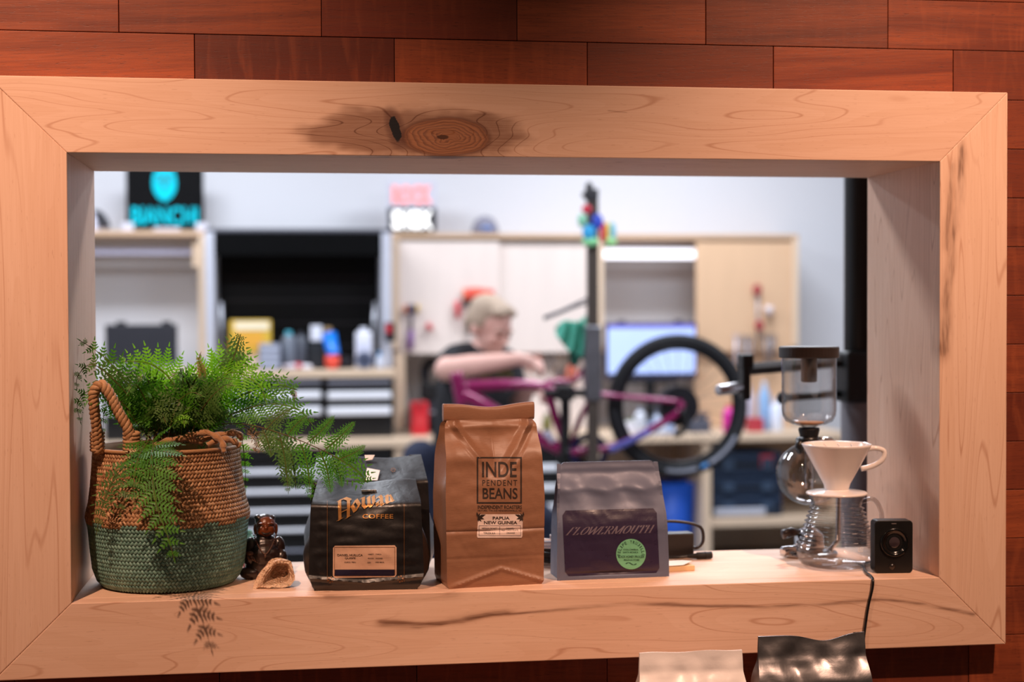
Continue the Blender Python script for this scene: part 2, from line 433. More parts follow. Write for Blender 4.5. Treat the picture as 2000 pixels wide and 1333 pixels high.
struct(MB().box((3.2, D-.002, 0), (3.32, YW+.12, 3.1)).build('wall_right', M_wall))
struct(MB().box((-4.32, D-.002, 3.1), (3.32, YW+.12, 3.2)).build('ceiling', M_ceil))
struct(MB().box((WX1, D-.1, 0), (3.2, D-.002, 3.1)).build('wall_partition', M_wall))
struct(MB().box((-4.2, D-.1, 0), (WX0, D-.002, 3.1)).build('wall_partition', M_wall))
# ------------------------------------------------------------------ lettering helpers
def text_geo(s, spacing=1., bold=0., shear=0.):
    cu = bpy.data.curves.new('t', 'FONT'); cu.body = s; cu.size = 1; cu.space_character = spacing; cu.offset = bold; cu.shear = shear; cu.resolution_u = 4
    cu.align_x = 'CENTER'
    o = bpy.data.objects.new('t', cu); C.objects.link(o)
    dg = bpy.context.evaluated_depsgraph_get(); me = bpy.data.meshes.new_from_object(o.evaluated_get(dg))
    vs = [(v.co.x, v.co.y) for v in me.vertices]; fs = [tuple(p.vertices) for p in me.polygons]
    bpy.data.objects.remove(o); bpy.data.curves.remove(cu); bpy.data.meshes.remove(me)
    xs = [v[0] for v in vs]; ys = [v[1] for v in vs]
    x0, x1, y0, y1 = min(xs), max(xs), min(ys), max(ys)
    return [((x-x0)/(x1-x0), (y-y0)/(y1-y0)) for x, y in vs], fs
def nib(strokes, nv, thin=.012):
    """broad-nib strokes: polylines swept with the fixed nib vector nv"""
    vs = []; fs = []
    n = Vector((nv[0], nv[1], 0))/2
    for pl_ in strokes:
        for a, b in zip(pl_, pl_[1:]):
            a = Vector((a[0], a[1], 0)); b = Vector((b[0], b[1], 0)); d = (b-a)
            side = Vector((-d.y, d.x, 0)).normalized()
            k = n if abs(n.dot(side)) > thin/2 else n + side*(thin/2)*(1 if n.dot(side) >= 0 else -1)
            e = d.normalized()*thin*.3
            o = len(vs); vs += [(a-k-e)[:2], (b-k+e)[:2], (b+k+e)[:2], (a+k-e)[:2]]; fs.append((o, o+1, o+2, o+3))
    return vs, fs
def arc(cx, cy, rx, ry, a0, a1, n=14):
    return [(cx+rx*math.cos(math.radians(a0+(a1-a0)*i/n)), cy+ry*math.sin(math.radians(a0+(a1-a0)*i/n))) for i in range(n+1)]
class Face:
    """front face of a standing pack: local x,z -> surface point; pixels of the photo are brought onto its plane"""
    def __init__(s, root, front, ypl): s.root = root; s.front = front; s.ypl = ypl
    def loc(s, px, py):
        mw = s.root.matrix_basis; inv = mw.inverted(); o = inv @ CAM; d = (inv.to_3x3() @ ray(px, py))
        y = s.ypl
        for _ in range(3):
            p = o + d*((y-o.y)/d.y); y = s.front(p.x, p.z)
        return p
    def put(s, name, geo, box, m, off=.0006, parent=None, quad=None):
        x0, y0, x1, y1 = box; out = []
        q4 = quad or [(x0, y1), (x1, y1), (x1, y0), (x0, y0)]
        us = [v[0] for v in geo[0]]; vv = [v[1] for v in geo[0]]
        sx = abs(q4[1][0]-q4[0][0]); sy = abs(q4[2][1]-q4[1][1])
        bm = bmesh.new(); bv = [bm.verts.new((a, b, 0)) for a, b in geo[0]]
        for f in geo[1]:
            try: bm.faces.new([bv[i] for i in f])
            except ValueError: pass
        for ax, lo, hi, sp in ((0, min(us), max(us), 4./max(sx, 1e-6)), (1, min(vv), max(vv), 4./max(sy, 1e-6))):
            n_ = int((hi-lo)/sp)
            if n_ > 60 or n_ < 1: continue
            for i in range(1, n_+1):
                bmesh.ops.bisect_plane(bm, geom=bm.verts[:]+bm.edges[:]+bm.faces[:], plane_co=(lo+(hi-lo)*i/(n_+1),)*2+(0,), plane_no=(1, 0, 0) if ax == 0 else (0, 1, 0))
        bm.verts.index_update(); vs = [(v.co.x, v.co.y) for v in bm.verts]; fs = [tuple(v.index for v in f.verts) for f in bm.faces]; bm.free()
        for u, v in vs:
            if quad:
                (a, b, c, d) = quad  # bl, br, tr, tl pixels
                px = (a[0]*(1-u)+b[0]*u)*(1-v) + (d[0]*(1-u)+c[0]*u)*v; py = (a[1]*(1-u)+b[1]*u)*(1-v) + (d[1]*(1-u)+c[1]*u)*v
            else: px = x0+(x1-x0)*u; py = y1+(y0-y1)*v
            p = s.loc(px, py); out.append((p.x, s.front(p.x, p.z)-off, p.z))
        mb = MB(); mb.add(out, fs); return mb.build(name, m, parent or s.root, world=False)
    def rrect(s, name, quad, m, off=.0004, r=.06, n=10, asp=1.8, parent=None, inset=0.):
        # a rounded sheet following the face, gridded so that it bends with it
        nu, nv = 22, 14; vs = []
        def rr(u, v):
            return inset + u*(1-2*inset), inset*asp + v*(1-2*inset*asp)
        pts = [];
        outl = []
        for cx, cy, a0 in ((1-r, 1-r*asp, 0), (r, 1-r*asp, 90), (r, r*asp, 180), (1-r, r*asp, 270)):
            for i in range(5):
                a = math.radians(a0+22.5*i); outl.append((cx+r*math.cos(a), cy+r*asp*math.sin(a)))
        # rows: for each v, clip u-range to the rounded outline
        for j in range(nv+1):
            v = j/nv
            e = 0
            if v < r*asp: q = (r*asp-v)/(r*asp); e = r*(1-math.sqrt(max(0, 1-q*q)))
            if v > 1-r*asp: q = (v-1+r*asp)/(r*asp); e = r*(1-math.sqrt(max(0, 1-q*q)))
            for i in range(nu+1): vs.append(rr(e+(1-2*e)*i/nu, v))
        fs = [(j*(nu+1)+i, j*(nu+1)+i+1, (j+1)*(nu+1)+i+1, (j+1)*(nu+1)+i) for j in range(nv) for i in range(nu)]
        return s.put(name, (vs, fs), (0, 0, 1, 1), m, off, parent, quad)

def nz(x, y, z, s=1.): return noise.noise(Vector((x*s, y*s, z*s)))
def bag(root, name, H, W, Dp, Gs, bul, m, nt=44, nf=36, ng=10, wr=.0015, ws=22., seed=0., ztop=None, lean=0., side=None, sharp=.75):
    """a filled pack standing on its base: W(t) half width, Dp(t) half depth, Gs(t) gusset tuck, bul(u,t) front swell"""
    lean_ = lean if callable(lean) else (lambda t: lean*t)
    def fr(u, t):
        x = (2*u-1)*W(t)
        y = -Dp(t) - bul(u, t)
        z = t*H + (ztop(u, t) if ztop else 0)
        k = min(1, t*9)*min(1, (1-t)*6+.25)*min(1, min(u, 1-u)*9+.15)
        y += k*wr*(nz(x+seed, z*1.0, seed, ws) + .6*nz(x*.6+seed+3, z*2.0, seed, ws*1.7) + .35*abs(nz(x+seed, z+x, 3.3+seed, ws*2.2)))
        return x, y + lean_(t), z
    def bk(u, t):
        x = (2*u-1)*W(t); y = Dp(t) + bul(u, t)*.8
        return x, y + lean_(t) + wr*nz(x+9+seed, t*H, 5, ws), t*H + (ztop(u, t) if ztop else 0)
    def sd(sgn, s, t):
        a = fr(1. if sgn > 0 else 0., t); b_ = bk(1. if sgn > 0 else 0., t)
        g = Gs(t)*(1-abs(2*s-1)); e = math.sin(PI*s)*(side(t) if side else 0)
        return a[0]*(1-s)+b_[0]*s - sgn*g + sgn*e + wr*.7*nz(s*.1+seed, t*H, 2.2*sgn, ws)*math.sin(PI*s), a[1]*(1-s)+b_[1]*s, a[2]*(1-s)+b_[2]*s
    mb = MB(); vs = []; N = 2*(nf+ng)
    for j in range(nt+1):
        t = j/nt
        vs += [fr(i/nf, t) for i in range(nf)] + [sd(1, i/ng, t) for i in range(ng)] + [bk(1-i/nf, t) for i in range(nf)] + [sd(-1, 1-i/ng, t) for i in range(ng)]
    fs = [(j*N+k, j*N+(k+1) % N, (j+1)*N+(k+1) % N, (j+1)*N+k) for j in range(nt) for k in range(N)]
    # base and closed top as strips front-to-back
    def cap(j, flip):
        o = j*N; q = []
        F = [o+i for i in range(nf)] + [o+nf]; B = [o+2*nf+ng-i for i in range(nf)] + [o+nf+ng]
        B = [o+2*nf+ng-i if i else (o+2*nf+ng) for i in range(nf+1)]
        for i in range(nf): q.append((F[i], B[i], B[i+1], F[i+1]))
        rs = [o+nf+i for i in range(ng+1)]; ls = [o+(2*nf+ng+i) % N if 2*nf+ng+i < N else o for i in range(ng+1)]
        q.append(tuple(rs)); q.append(tuple(ls))
        return [f[::-1] for f in q] if flip else q
    fs += cap(0, False) + cap(nt, True)
    mb.add(vs, fs); o = mb.build(name, m, root, smooth=True, world=False, fix=True, sharp=sharp)
    def front(x, z):
        t = max(0, min(1, z/H)); W_ = W(t); u = max(0, min(1, (x/W_+1)/2))
        return fr(u, t)[1]
    return o, front

# ------------------------------------------------------------------ materials of the packs
def paper_kraft():
    g = G('kraft_paper'); n1 = g.noise(g.coord(), 14., 3.); fib = g.noise(g.map(g.coord(), (90, 90, 700)), 1., 4., .7)
    g.bump(fib + g.noise(g.coord(), 60., 3.)*2., .22, .0006)
    c = g.mix(g.ss(fib, .3, .8)*.4, g.mix(n1, lin((142, 100, 76)), lin((156, 112, 86))), lin((118, 80, 58)))
    return g.set(Base_Color=c, Roughness=.40, Specular_IOR_Level=.5)
def film(name, c, rough, metal=0., spec=.5, bs=45., bstr=.35):
    g = G(name); n1 = g.noise(g.coord(), bs, 4., .6, .4); n2 = g.noise(g.coord(), 9., 2.)
    g.bump(n1, bstr, .0016)
    return g.set(Base_Color=g.mix(n2, lin(c), tuple(min(1, v*1.15) for v in lin(c)[:3])+(1,)), Roughness=g.ss(n1, .2, .8, rough-.06, rough+.08), Metallic=metal, Specular_IOR_Level=spec)
M_kraft = paper_kraft(); M_black = film('black_foil_film', (20, 17, 18), .36, 0., .85)
M_grey = film('matte_grey_film', (94, 100, 122), .46, .12, .5, 30., .16); M_silver = film('silver_foil', (168, 164, 166), .36, 1., .5, 26., .4)
M_whitep = film('white_film', (236, 228, 226), .34, .0, .6, 26., .45)
M_ink = mat('#2b1c15', .7, name='dark_ink'); M_gold = mat('#c98f52', .34, .55, name='copper_print')
M_goldl = mat('#7d5636', .4, .3, name='thin_copper_line'); M_lab = mat('#cfa68c', .6, name='tan_label', var=.04); M_labw = mat('#e8d0c6', .6, name='white_label', var=.03)
M_navy = mat('#241d33', .3, name='navy_band', coat=.3); M_green = mat('#6fb58c', .55, name='green_sticker', var=.03); M_lilac = mat('#6a5f6c', .5, name='lilac_print')
M_inkg = mat('#2f5a45', .6, name='green_ink')
M_purple = mat('#3d2c3c', .5, name='dim_violet_print')
FULL = [((0, 0), (1, 0), (1, 1), (0, 1))]
def quadgeo(k=1): return [(i/k, j) for j in (0, 1) for i in range(k+1)], [(i, i+1, k+2+i, k+1+i) for i in range(k)]
def frame_geo(t, asp=1.):
    ty = t*asp; o = [(0, 0), (1, 0), (1, 1), (0, 1)]; i = [(t, ty), (1-t, ty), (1-t, 1-ty), (t, 1-ty)]
    return o+i, [(0, 1, 5, 4), (1, 2, 6, 5), (2, 3, 7, 6), (3, 0, 4, 7)]
def circ(n=40): return [(.5+.5*math.cos(2*PI*k/n), .5+.5*math.sin(2*PI*k/n)) for k in range(n)], [tuple(range(n))]

# ------------------------------------------------------------------ kraft bag
def base_frame(a, b):                          # pixels of the two front lower corners -> root location, width, heading
    A = atz(*a, SILL); B = atz(*b, SILL); d = B-A; return A, B, d.length, math.atan2(d.y, d.x)
A, B, wd, hd = base_frame((872, 1150), (1064, 1143))
dep = .098; hd = .125
c = (A+B)/2 + Vector((-math.sin(hd), math.cos(hd), 0))*dep/2
kb = thing('coffee_bag', 'tall brown kraft paper coffee bag with rolled top and framed dark lettering', 'coffee bag', c, hd)
HK = (at(958, 793, c.y).z - SILL)
Wk = lambda t: lerp([(0, wd/2-.003), (.03, wd/2), (.5, wd/2+.002), (.78, wd/2-.001), (.90, wd/2-.004), (.925, wd/2-.009), (1, wd/2-.008)], t)
Dk = lambda t: smooth_lerp([(0, dep/2-.002), (.03, dep/2), (.45, dep/2+.001), (.70, dep/2-.004), (.88, .022), (.93, .012), (1, .008)], t)
def bk_(u, t):
    e = math.sin(PI*u)
    s = .004*e*math.sin(PI*min(1, t*1.2))
    # pinched V fold under the roll
    v = (t-.60)/.33
    if 0 < v < 1:
        s -= .021*max(0, 1-abs(u-.52)/(.10+.44*v))*math.sin(PI*v**.8)
        s += .011*max(0, 1-abs(u-(.52+.42*v))/.07)*v**.7 + .011*max(0, 1-abs(u-(.52-.46*v))/.07)*v**.7
    s -= .0022*max(0, 1-abs(t-.315)/.012)            # old crease across the pack
    s -= .0012*max(0, 1-abs(t-.165)/.008)
    lf = .0035*max(0, 1-abs(t-.10-abs(u-.55)*-.18)/.02)*(1 if t < .2 else 0)
    return s + lf
o, frk = bag(kb, 'body', HK*.925, lambda t: Wk(t*.925), lambda t: Dk(t*.925), lambda t: smooth_lerp([(0, 0), (.55, .002), (.8, .016), (1, .03)], t), lambda u, t: bk_(u, t*.925), M_kraft, nt=120, nf=90, wr=.0024, ws=19., seed=4.1, side=lambda t: -.003*math.sin(PI*min(1, t*1.3)))
# rolled top: a flattened roll with open ends
mb = MB(); Wt = Wk(1)+.004
prof = []
for i in range(18):
    a = 2*PI*i/18; ca, sa_ = math.cos(a), math.sin(a); prof.append((.0072*math.copysign(abs(ca)**.5, ca), HK*.958 + .0150*math.copysign(abs(sa_)**.6, sa_)))
nx = 22
vs = []
for i in range(nx+1):
    u = i/nx; x = -Wt+2*Wt*u; dz = .002*math.sin(u*9)+.0028*abs(2*u-1)**3 - .002*math.sin(PI*u)
    for (y, z) in prof: vs.append((x, y-.004 + .0006*nz(x, z, 1, 60), z+dz))
fs = [(i*18+k, (i+1)*18+k, (i+1)*18+(k+1) % 18, i*18+(k+1) % 18) for i in range(nx) for k in range(18)] + [tuple(range(18)), tuple(nx*18+k for k in range(17, -1, -1))]
mb.add(vs, fs); mb.build('rolled_top', M_kraft, kb, smooth=True, world=False, bevel=.0008)
FK = Face(kb, frk, -dep/2)
FK.put('logo_frame', frame_geo(.032, .95), (931, 893, 1019, 984), M_ink)
for s_, bx_, kw in (('INDE', (941.5, 902.5, 1009, 932.5), dict(bold=.012)), ('PENDENT', (942, 938, 1010, 949), dict(spacing=1.25, bold=-.004)), ('BEANS', (942.5, 953.5, 1010.5, 975), dict(bold=.010)),
                    ('INDEPENDENT ROASTERS', (933, 987.5, 1019, 994.5), dict(bold=.008)), ('HISTORIC 7TH AVE HENDERSONVILLE, NC', (933, 996, 1019, 1000), {})):
    FK.put('lettering', text_geo(s_, **kw), bx_, M_ink)
lb = FK.rrect('label', [(931, 1051), (1020, 1051), (1021, 1005), (934, 1005)], M_labw, .0007, .02)
for s_, bx_, kw in (('PAPUA', (962, 1009.5, 995, 1015.5), dict(bold=.02)), ('NEW GUINEA', (945, 1018, 1010, 1024.5), dict(bold=.02)), ('MEDIUM ROAST', (941, 1031, 970.5, 1034), {}), ('TIMUZA A/A', (944, 1040, 967, 1043.5), {}),
                    ('CARAMEL,', (988, 1031, 1004.5, 1034), {}), ('MILK CHOCOLATE,', (979, 1035, 1012.5, 1038), {}), ('ORANGE', (989, 1040, 1005, 1043), {})):
    FK.put('lettering', text_geo(s_, **kw), bx_, M_ink, .0011, lb)
FK.put('label_rule', frame_geo(.008, 4), (935, 1027, 1017, 1047), M_lilac, .0010, lb)
FK.put('label_rule', quadgeo(), (975.3, 1029, 976.1, 1045), M_lilac, .0010, lb)
for (q0, q1, sg) in (((933, 1010), (950, 1010), 1), ((1020, 1010), (1006, 1013), -1)):
    vs = []; fs = []
    for k, (a, l) in enumerate(((100, .5), (60, .45), (20, .75), (-15, .6), (-50, .5), (-80, .4))):
        a = math.radians(a); o_ = len(vs); dx, dy = math.cos(a)*l, math.sin(a)*l; nx_, ny_ = -math.sin(a)*l*.17, math.cos(a)*l*.17
        vs += [(0, .5), (dx*.5+nx_, .5+dy*.5+ny_), (dx, .5+dy), (dx*.5-nx_, .5+dy*.5-ny_)]; fs.append((o_, o_+1, o_+2, o_+3))
    FK.put('leaf_print', (vs, fs), (933, 1000, 955, 1022) if sg > 0 else (1020.5, 1000, 999, 1022), M_purple if 0 else M_ink, .0011, lb)

# ------------------------------------------------------------------ black coffee bags
def rowan_strokes():
    Z = lambda pts: [((x-835)/495., (745-y)/230.) for x, y in pts]
    st = [[(858, 566), (862, 735)], [(843, 575), (905, 548), (950, 566)], [(934, 556), (938, 640)], [(938, 640), (872, 668)], [(900, 655), (936, 640)], [(934, 640), (934, 712)], [(843, 738), (880, 722)], [(915, 720), (950, 702)],
          [(1003, 560), (968, 612), (990, 662)], [(1000, 562), (1029, 604), (992, 664)],
          [(1042, 552), (1064, 545), (1062, 605), (1085, 632)], [(1085, 632), (1112, 600), (1110, 538)], [(1096, 546), (1112, 536)], [(1110, 600), (1132, 620), (1154, 588), (1148, 530)],
          [(1172, 552), (1205, 530), (1218, 545), (1222, 598), (1236, 603)], [(1218, 562), (1180, 585), (1190, 608), (1220, 592)],
          [(1252, 530), (1266, 524), (1268, 582), (1280, 588)], [(1268, 540), (1298, 518), (1308, 530), (1308, 572), (1326, 572)]]
    return [Z(s_) for s_ in st]
def black_bag(root, H, wd, dep, seed, gus, top_open):
    Wf = lambda t: lerp([(0, wd/2-.012), (.04, wd/2-.004), (.16, wd/2+.002), (.55, wd/2), (.80, wd/2-.002), (.93, wd/2-.007), (1, wd/2-.010)], t)
    Df = lambda t: lerp([(0, dep/2-.004), (.05, dep/2), (.5, dep/2), (.80, dep/2-.001), (.835, dep/2-.004), (.92, dep/4), (1, .004)], t)
    def bl(u, t):
        s = .006*math.sin(PI*u)*math.sin(PI*min(1, t*1.3))
        v = (t-.70)/.30
        if 0 < v <= 1: s -= .006*max(0, 1-abs(u-.5)/(.1+.4*v))*math.sin(PI*min(v, .95))
        s += .004*max(0, 1-abs(t-(.08+.10*abs(u-.5)))/.03)
        return s
    o, fr = bag(root, 'body', H, Wf, Df, lambda t: smooth_lerp([(0, 0), (.3, .002), (.7, .014), (1, .022)], t), bl, M_black, nt=110, nf=84, wr=.0022, ws=24., seed=seed, lean=lambda t: .036*max(0, (t-.82)/.18),
                side=lambda t: .014*math.sin(PI*min(1, t*1.5)), ztop=lambda u, t: (t**6)*(.003*math.sin(u*7+seed)))
    return Face(root, fr, -dep/2)
A, B, wd, hd = base_frame((606, 1156), (826, 1154.5)); hd *= .55; dep = .088
c = (A+B)/2 + Vector((-math.sin(hd), math.cos(hd), 0))*dep/2 + Vector((0, .004, 0))
rb_ = thing('coffee_bag', 'squat glossy black coffee bag with copper blackletter lettering and tan label', 'coffee bag', c, hd)
HR = at(717, 940, c.y+.034).z - SILL
FR = black_bag(rb_, HR, wd, dep, 1.7, .02, False)
FR.put('lettering', nib(rowan_strokes(), (.055, .085), .014), (658, 966, 770, 1018), M_gold, .0019)
FR.put('lettering', text_geo('COFFEE', bold=.022, spacing=1.12), (708, 1004.5, 768, 1013.5), M_gold, .0016)
for x0 in (638.8, 789): FR.put('border_line', quadgeo(), (x0, 946, x0+.9, 1137), M_goldl, .0012)
lb = FR.rrect('label', [(650, 1129.5), (774.5, 1127.5), (774.5, 1065.5), (650.5, 1066.5)], M_lab, .0009, .03)
FR.put('label_band', quadgeo(8), (654, 1113, 770.5, 1125), M_navy, .0013, lb)
FR.put('label_rule', frame_geo(.006, 2.4), (653, 1069, 771.5, 1126), M_goldl, .0012, lb)
for s_, bx_ in (('DANIEL HUILLCA', (659, 1082.5, 708.5, 1087)), ('QUISPE', (673.5, 1089, 694.5, 1093)), ('CUSCO, PERU', (672.5, 1097.5, 695, 1100.5)), ('VARIETY', (718.5, 1082, 730, 1084.5)), ('TYPICA', (733.5, 1082, 745, 1084.5)),
                ('PROCESS', (718.5, 1090, 730, 1092.5)), ('WASHED', (733.5, 1090, 747.5, 1092.5)), ('ELEV.', (718, 1098, 725, 1100.5)), ('1900 MASL', (733.5, 1097.5, 751, 1100))):
    FR.put('lettering', text_geo(s_, bold=.01), bx_, M_ink, .0013, lb)
FR.put('lettering', text_geo('PLUM, BLACKBERRY, CARAMEL', spacing=1.1), (684, 1117.5, 740, 1120.5), M_purple, .0016, lb)
for bx_ in ((640, 1126, 652, 1140), (776, 1124, 788, 1139)): FR.put('corner_ornament', ([(.5+.5*math.cos(math.radians(a))*r, .5+.5*math.sin(math.radians(a))*r) for a in range(0, 360, 30) for r in (.45, 1.)], [(2*k, 2*k+1, (2*k+3) % 24, (2*k+2) % 24) for k in range(0, 12, 2)]), bx_, M_goldl, .0009)
p = FR.loc(714, 960)
mb = MB(); mb.box((p.x-.007, FR.front(p.x, p.z)-.0022, p.z-.0012), (p.x+.018, FR.front(p.x, p.z)+.001, p.z+.0022)); mb.build('tin_tie', mat('#d8d4d2', .35, .6), rb_, bevel=.0006, world=False)
# the second bag, behind
c2 = Vector((at(722, 1000, .215).x, .212, SILL))
rb2 = thing('coffee_bag', 'black coffee bag with shiny crumpled top and white tie standing behind another bag', 'coffee bag', c2, -.03)
H2 = at(722, 892, .25).z - SILL; wd2 = (at(834, 950, .2)-at(605, 950, .2)).length
F2 = black_bag(rb2, H2, wd2, .10, 6.4, .02, True)
p0 = F2.loc(733, 918); p1 = F2.loc(712, 936)
mb = MB(); ya = F2.front(p0.x, p0.z)
q = [F2.loc(*e) for e in ((717, 914), (742, 919), (737, 938), (712, 938))]
mb.add([(e.x, F2.front(e.x, e.z)-.006, e.z) for e in q] + [(e.x, F2.front(e.x, e.z)-.0045, e.z) for e in q], [(3, 2, 1, 0), (4, 5, 6, 7), (0, 1, 5, 4), (1, 2, 6, 5), (2, 3, 7, 6), (3, 0, 4, 7)])
mb.build('tin_tie', mat('#ece9ea', .3), rb2, world=False, fix=True); mb = MB()
q = [F2.loc(*e) for e in ((712, 889), (732, 889), (727, 898), (714, 900))]
mb.add([(e.x, F2.front(e.x, e.z)-.004, e.z) for e in q] + [(e.x, F2.front(e.x, e.z)-.0025, e.z) for e in q], [(3, 2, 1, 0), (4, 5, 6, 7), (0, 1, 5, 4), (1, 2, 6, 5), (2, 3, 7, 6), (3, 0, 4, 7)])
mb.build('tin_tie', mat('#ece9ea', .3), rb2, world=False, fix=True)
for bx_ in ((634, 915, 644, 925), (763, 914, 773, 923)): F2.put('corner_ornament', ([(.5+.5*math.cos(math.radians(a))*r, .5+.5*math.sin(math.radians(a))*r) for a in range(0, 360, 30) for r in (.45, 1.)], [(2*k, 2*k+1, (2*k+3) % 24, (2*k+2) % 24) for k in range(0, 12, 2)]), bx_, M_goldl, .0009)

# ------------------------------------------------------------------ grey flat-bottom pouch
A, B, wd, hd = base_frame((1092, 1135), (1303, 1127)); dep = .074
c = (A+B)/2 + Vector((-math.sin(hd), math.cos(hd), 0))*dep/2
gp = thing('coffee_pouch', 'matte grey flat bottom pouch with dark violet panel and round green sticker', 'coffee bag', c, hd)
HG = at(1193, 903, c.y-.01).z - SILL
Wg = lambda t: lerp([(0, wd/2-.001), (.12, wd/2-.001), (.55, wd/2-.003), (.8, wd/2-.007), (1, wd/2-.010)], t)
Dg = lambda t: smooth_lerp([(0, dep/2), (.4, dep/2-.002), (.75, .020), (.93, .004), (1, .0015)], t)
def bg(u, t):
    s = .005*math.sin(PI*u)*math.sin(PI*min(1, t*1.15))
    s += .004*math.sin(PI*max(0, min(1, (t-.55)/.4)))*math.sin(u*17+t*9)*max(0, 1-abs(t-.75)/.2)
    s -= .004*max(0, 1-abs(t-.05)/.025)*math.sin(PI*min(1, max(0, u)))
    return s
o, frg = bag(gp, 'body', HG, Wg, Dg, lambda t: smooth_lerp([(0, .0), (.4, .004), (.8, .02), (1, .03)], t), bg, M_grey, nt=80, nf=60, wr=.0013, ws=24., seed=8.8, lean=.004,
             ztop=lambda u, t: -(t**20)*.010*(max(0, 1-min(u, 1-u)/.05))**2)
FG = Face(gp, frg, -dep/2)
# sealed fins along both front edges
for sg in (-1, 1):
    mb = MB(); n = 24; vs = []
    for j in range(n+1):
        t = j/n*.985+.003; x = sg*Wg(t); z = t*HG; y = frg(x, z)
        vs += [(x-sg*.003, y+.0006, z), (x+sg*.0045, y-.0004, z), (x+sg*.0045, y+.0006, z), (x-sg*.003, y+.0020, z)]
    fs = [(4*j+a, 4*j+(a+1) % 4, 4*j+4+(a+1) % 4, 4*j+4+a) for j in range(n) for a in range(4)] + [(0, 1, 2, 3), (4*n+3, 4*n+2, 4*n+1, 4*n)]
    mb.add(vs, fs); mb.build('seal_fin', M_grey, gp, world=False, fix=True)
M_vio = film('violet_panel_print', (46, 36, 60), .30, 0., .55, 30., .2)
pan = FG.rrect('panel', [(1104, 1126), (1288, 1119), (1282, 993), (1098, 998)], M_vio, .0008, .035, asp=1.4)
L = {'F': [[(.2, 0), (.2, 1)], [(.2, 1), (.8, 1), (.8, .8)], [(.2, .52), (.55, .52)], [(.05, 0), (.4, 0)]], 'L': [[(.2, 0), (.2, 1)], [(.05, 1), (.4, 1)], [(.05, 0), (.8, 0), (.82, .22)]],
     'O': [arc(.5, .5, .38, .5, 0, 360, 20)], 'W': [[(.0, 1), (.25, 0), (.5, .9)], [(.48, 1), (.72, 0), (1, 1)], [(-.06, 1), (.12, 1)], [(.4, 1), (.56, 1)], [(.9, 1), (1.08, 1)]],
     'E': [[(.2, 0), (.2, 1)], [(.05, 1), (.8, 1), (.8, .8)], [(.2, .52), (.6, .52)], [(.05, 0), (.8, 0), (.85, .22)]],
     'R': [[(.2, 0), (.2, 1)], [(.05, 1)] + arc(.5, .74, .27, .26, 90, -90, 10) + [(.2, .48)], [(.45, .48), (.85, 0), (.98, .02)], [(.05, 0), (.38, 0)]],
     'M': [[(.12, 0), (.12, 1)], [(.12, 1), (.5, .02), (.88, 1)], [(.88, 1), (.88, 0)], [(0, 0), (.26, 0)], [(.74, 0), (1.02, 0)], [(0, 1), (.14, 1)], [(.86, 1), (1.02, 1)]],
     'U': [[(.18, 1), (.18, .3)] + arc(.48, .3, .3, .3, 180, 360, 10) + [(.78, 1)], [(.02, 1), (.36, 1)], [(.66, 1), (.92, 1)]],
     'T': [[(.5, 0), (.5, 1)], [(.08, .78), (.1, 1), (.9, 1), (.92, .78)], [(.32, 0), (.68, 0)]], 'H': [[(.18, 0), (.18, 1)], [(.82, 0), (.82, 1)], [(.18, .52), (.82, .52)], [(.02, 0), (.36, 0)], [(.02, 1), (.36, 1)], [(.66, 0), (1, 0)], [(.66, 1), (1, 1)]]}
vs = []; fs = []; x = 0
for ch in 'FLOWERMOUTH':
    ww = {'W': 1.0, 'M': 1.0, 'L': .62, 'E': .62, 'F': .62, 'T': .7}.get(ch, .72)*.58
    st = [[((px_*ww + x + py_*.26), py_) for px_, py_ in pl_] for pl_ in L[ch]]
    v_, f_ = nib(st, (.095, .0), .026); o_ = len(vs); vs += v_; fs += [tuple(i+o_ for i in f) for f in f_]; x += ww*1.06
tot = x+.2
FG.put('lettering', ([(a/tot, b) for a, b in vs], fs), (0, 0, 1, 1), M_lilac, .0011, pan, quad=[(1104, 1046), (1278, 1041), (1278, 1026), (1109, 1031)])
stk = FG.put('sticker', circ(48), (1203, 1053, 1261, 1112.5), M_green, .0016)
for s_, bx_ in (('COLOMBIA', (1217, 1072.5, 1246, 1075.5)), ('SANTA MONICA', (1216, 1077.5, 1246, 1081)), ('BLACK HONEY PROCESS', (1207, 1085.5, 1257.5, 1090)), ('PEACH & LYCHEE', (1218, 1092.5, 1248, 1096))):
    FG.put('lettering', text_geo(s_, bold=.012), bx_, M_inkg, .0020, stk)
for k, ch in enumerate('FELIPE TRUJILLO'):
    if ch == ' ': continue
    a = math.radians(184 - 188*k/14); geo = text_geo(ch, bold=.015); w_ = .42 if ch == 'I' else .85
    vs = []
    for u, v in geo[0]:
        lx, ly = (u-.5)*w_*4.4, (v-.5)*6.; r = 23.5+ly
        vs.append((1232+r*math.cos(a)+lx*math.sin(a), 1082.5-r*math.sin(a)+lx*math.cos(a)))
    FG.put('lettering', (vs, geo[1]), (0, 1, 1, 0), M_inkg, .0020, stk)
FG.put('wave_print', nib([[(i/12, .5+.45*math.sin(i/12*2*PI)) for i in range(13)]], (0, .18), .12), (1222, 1099, 1242, 1104), M_inkg, .0020, stk)

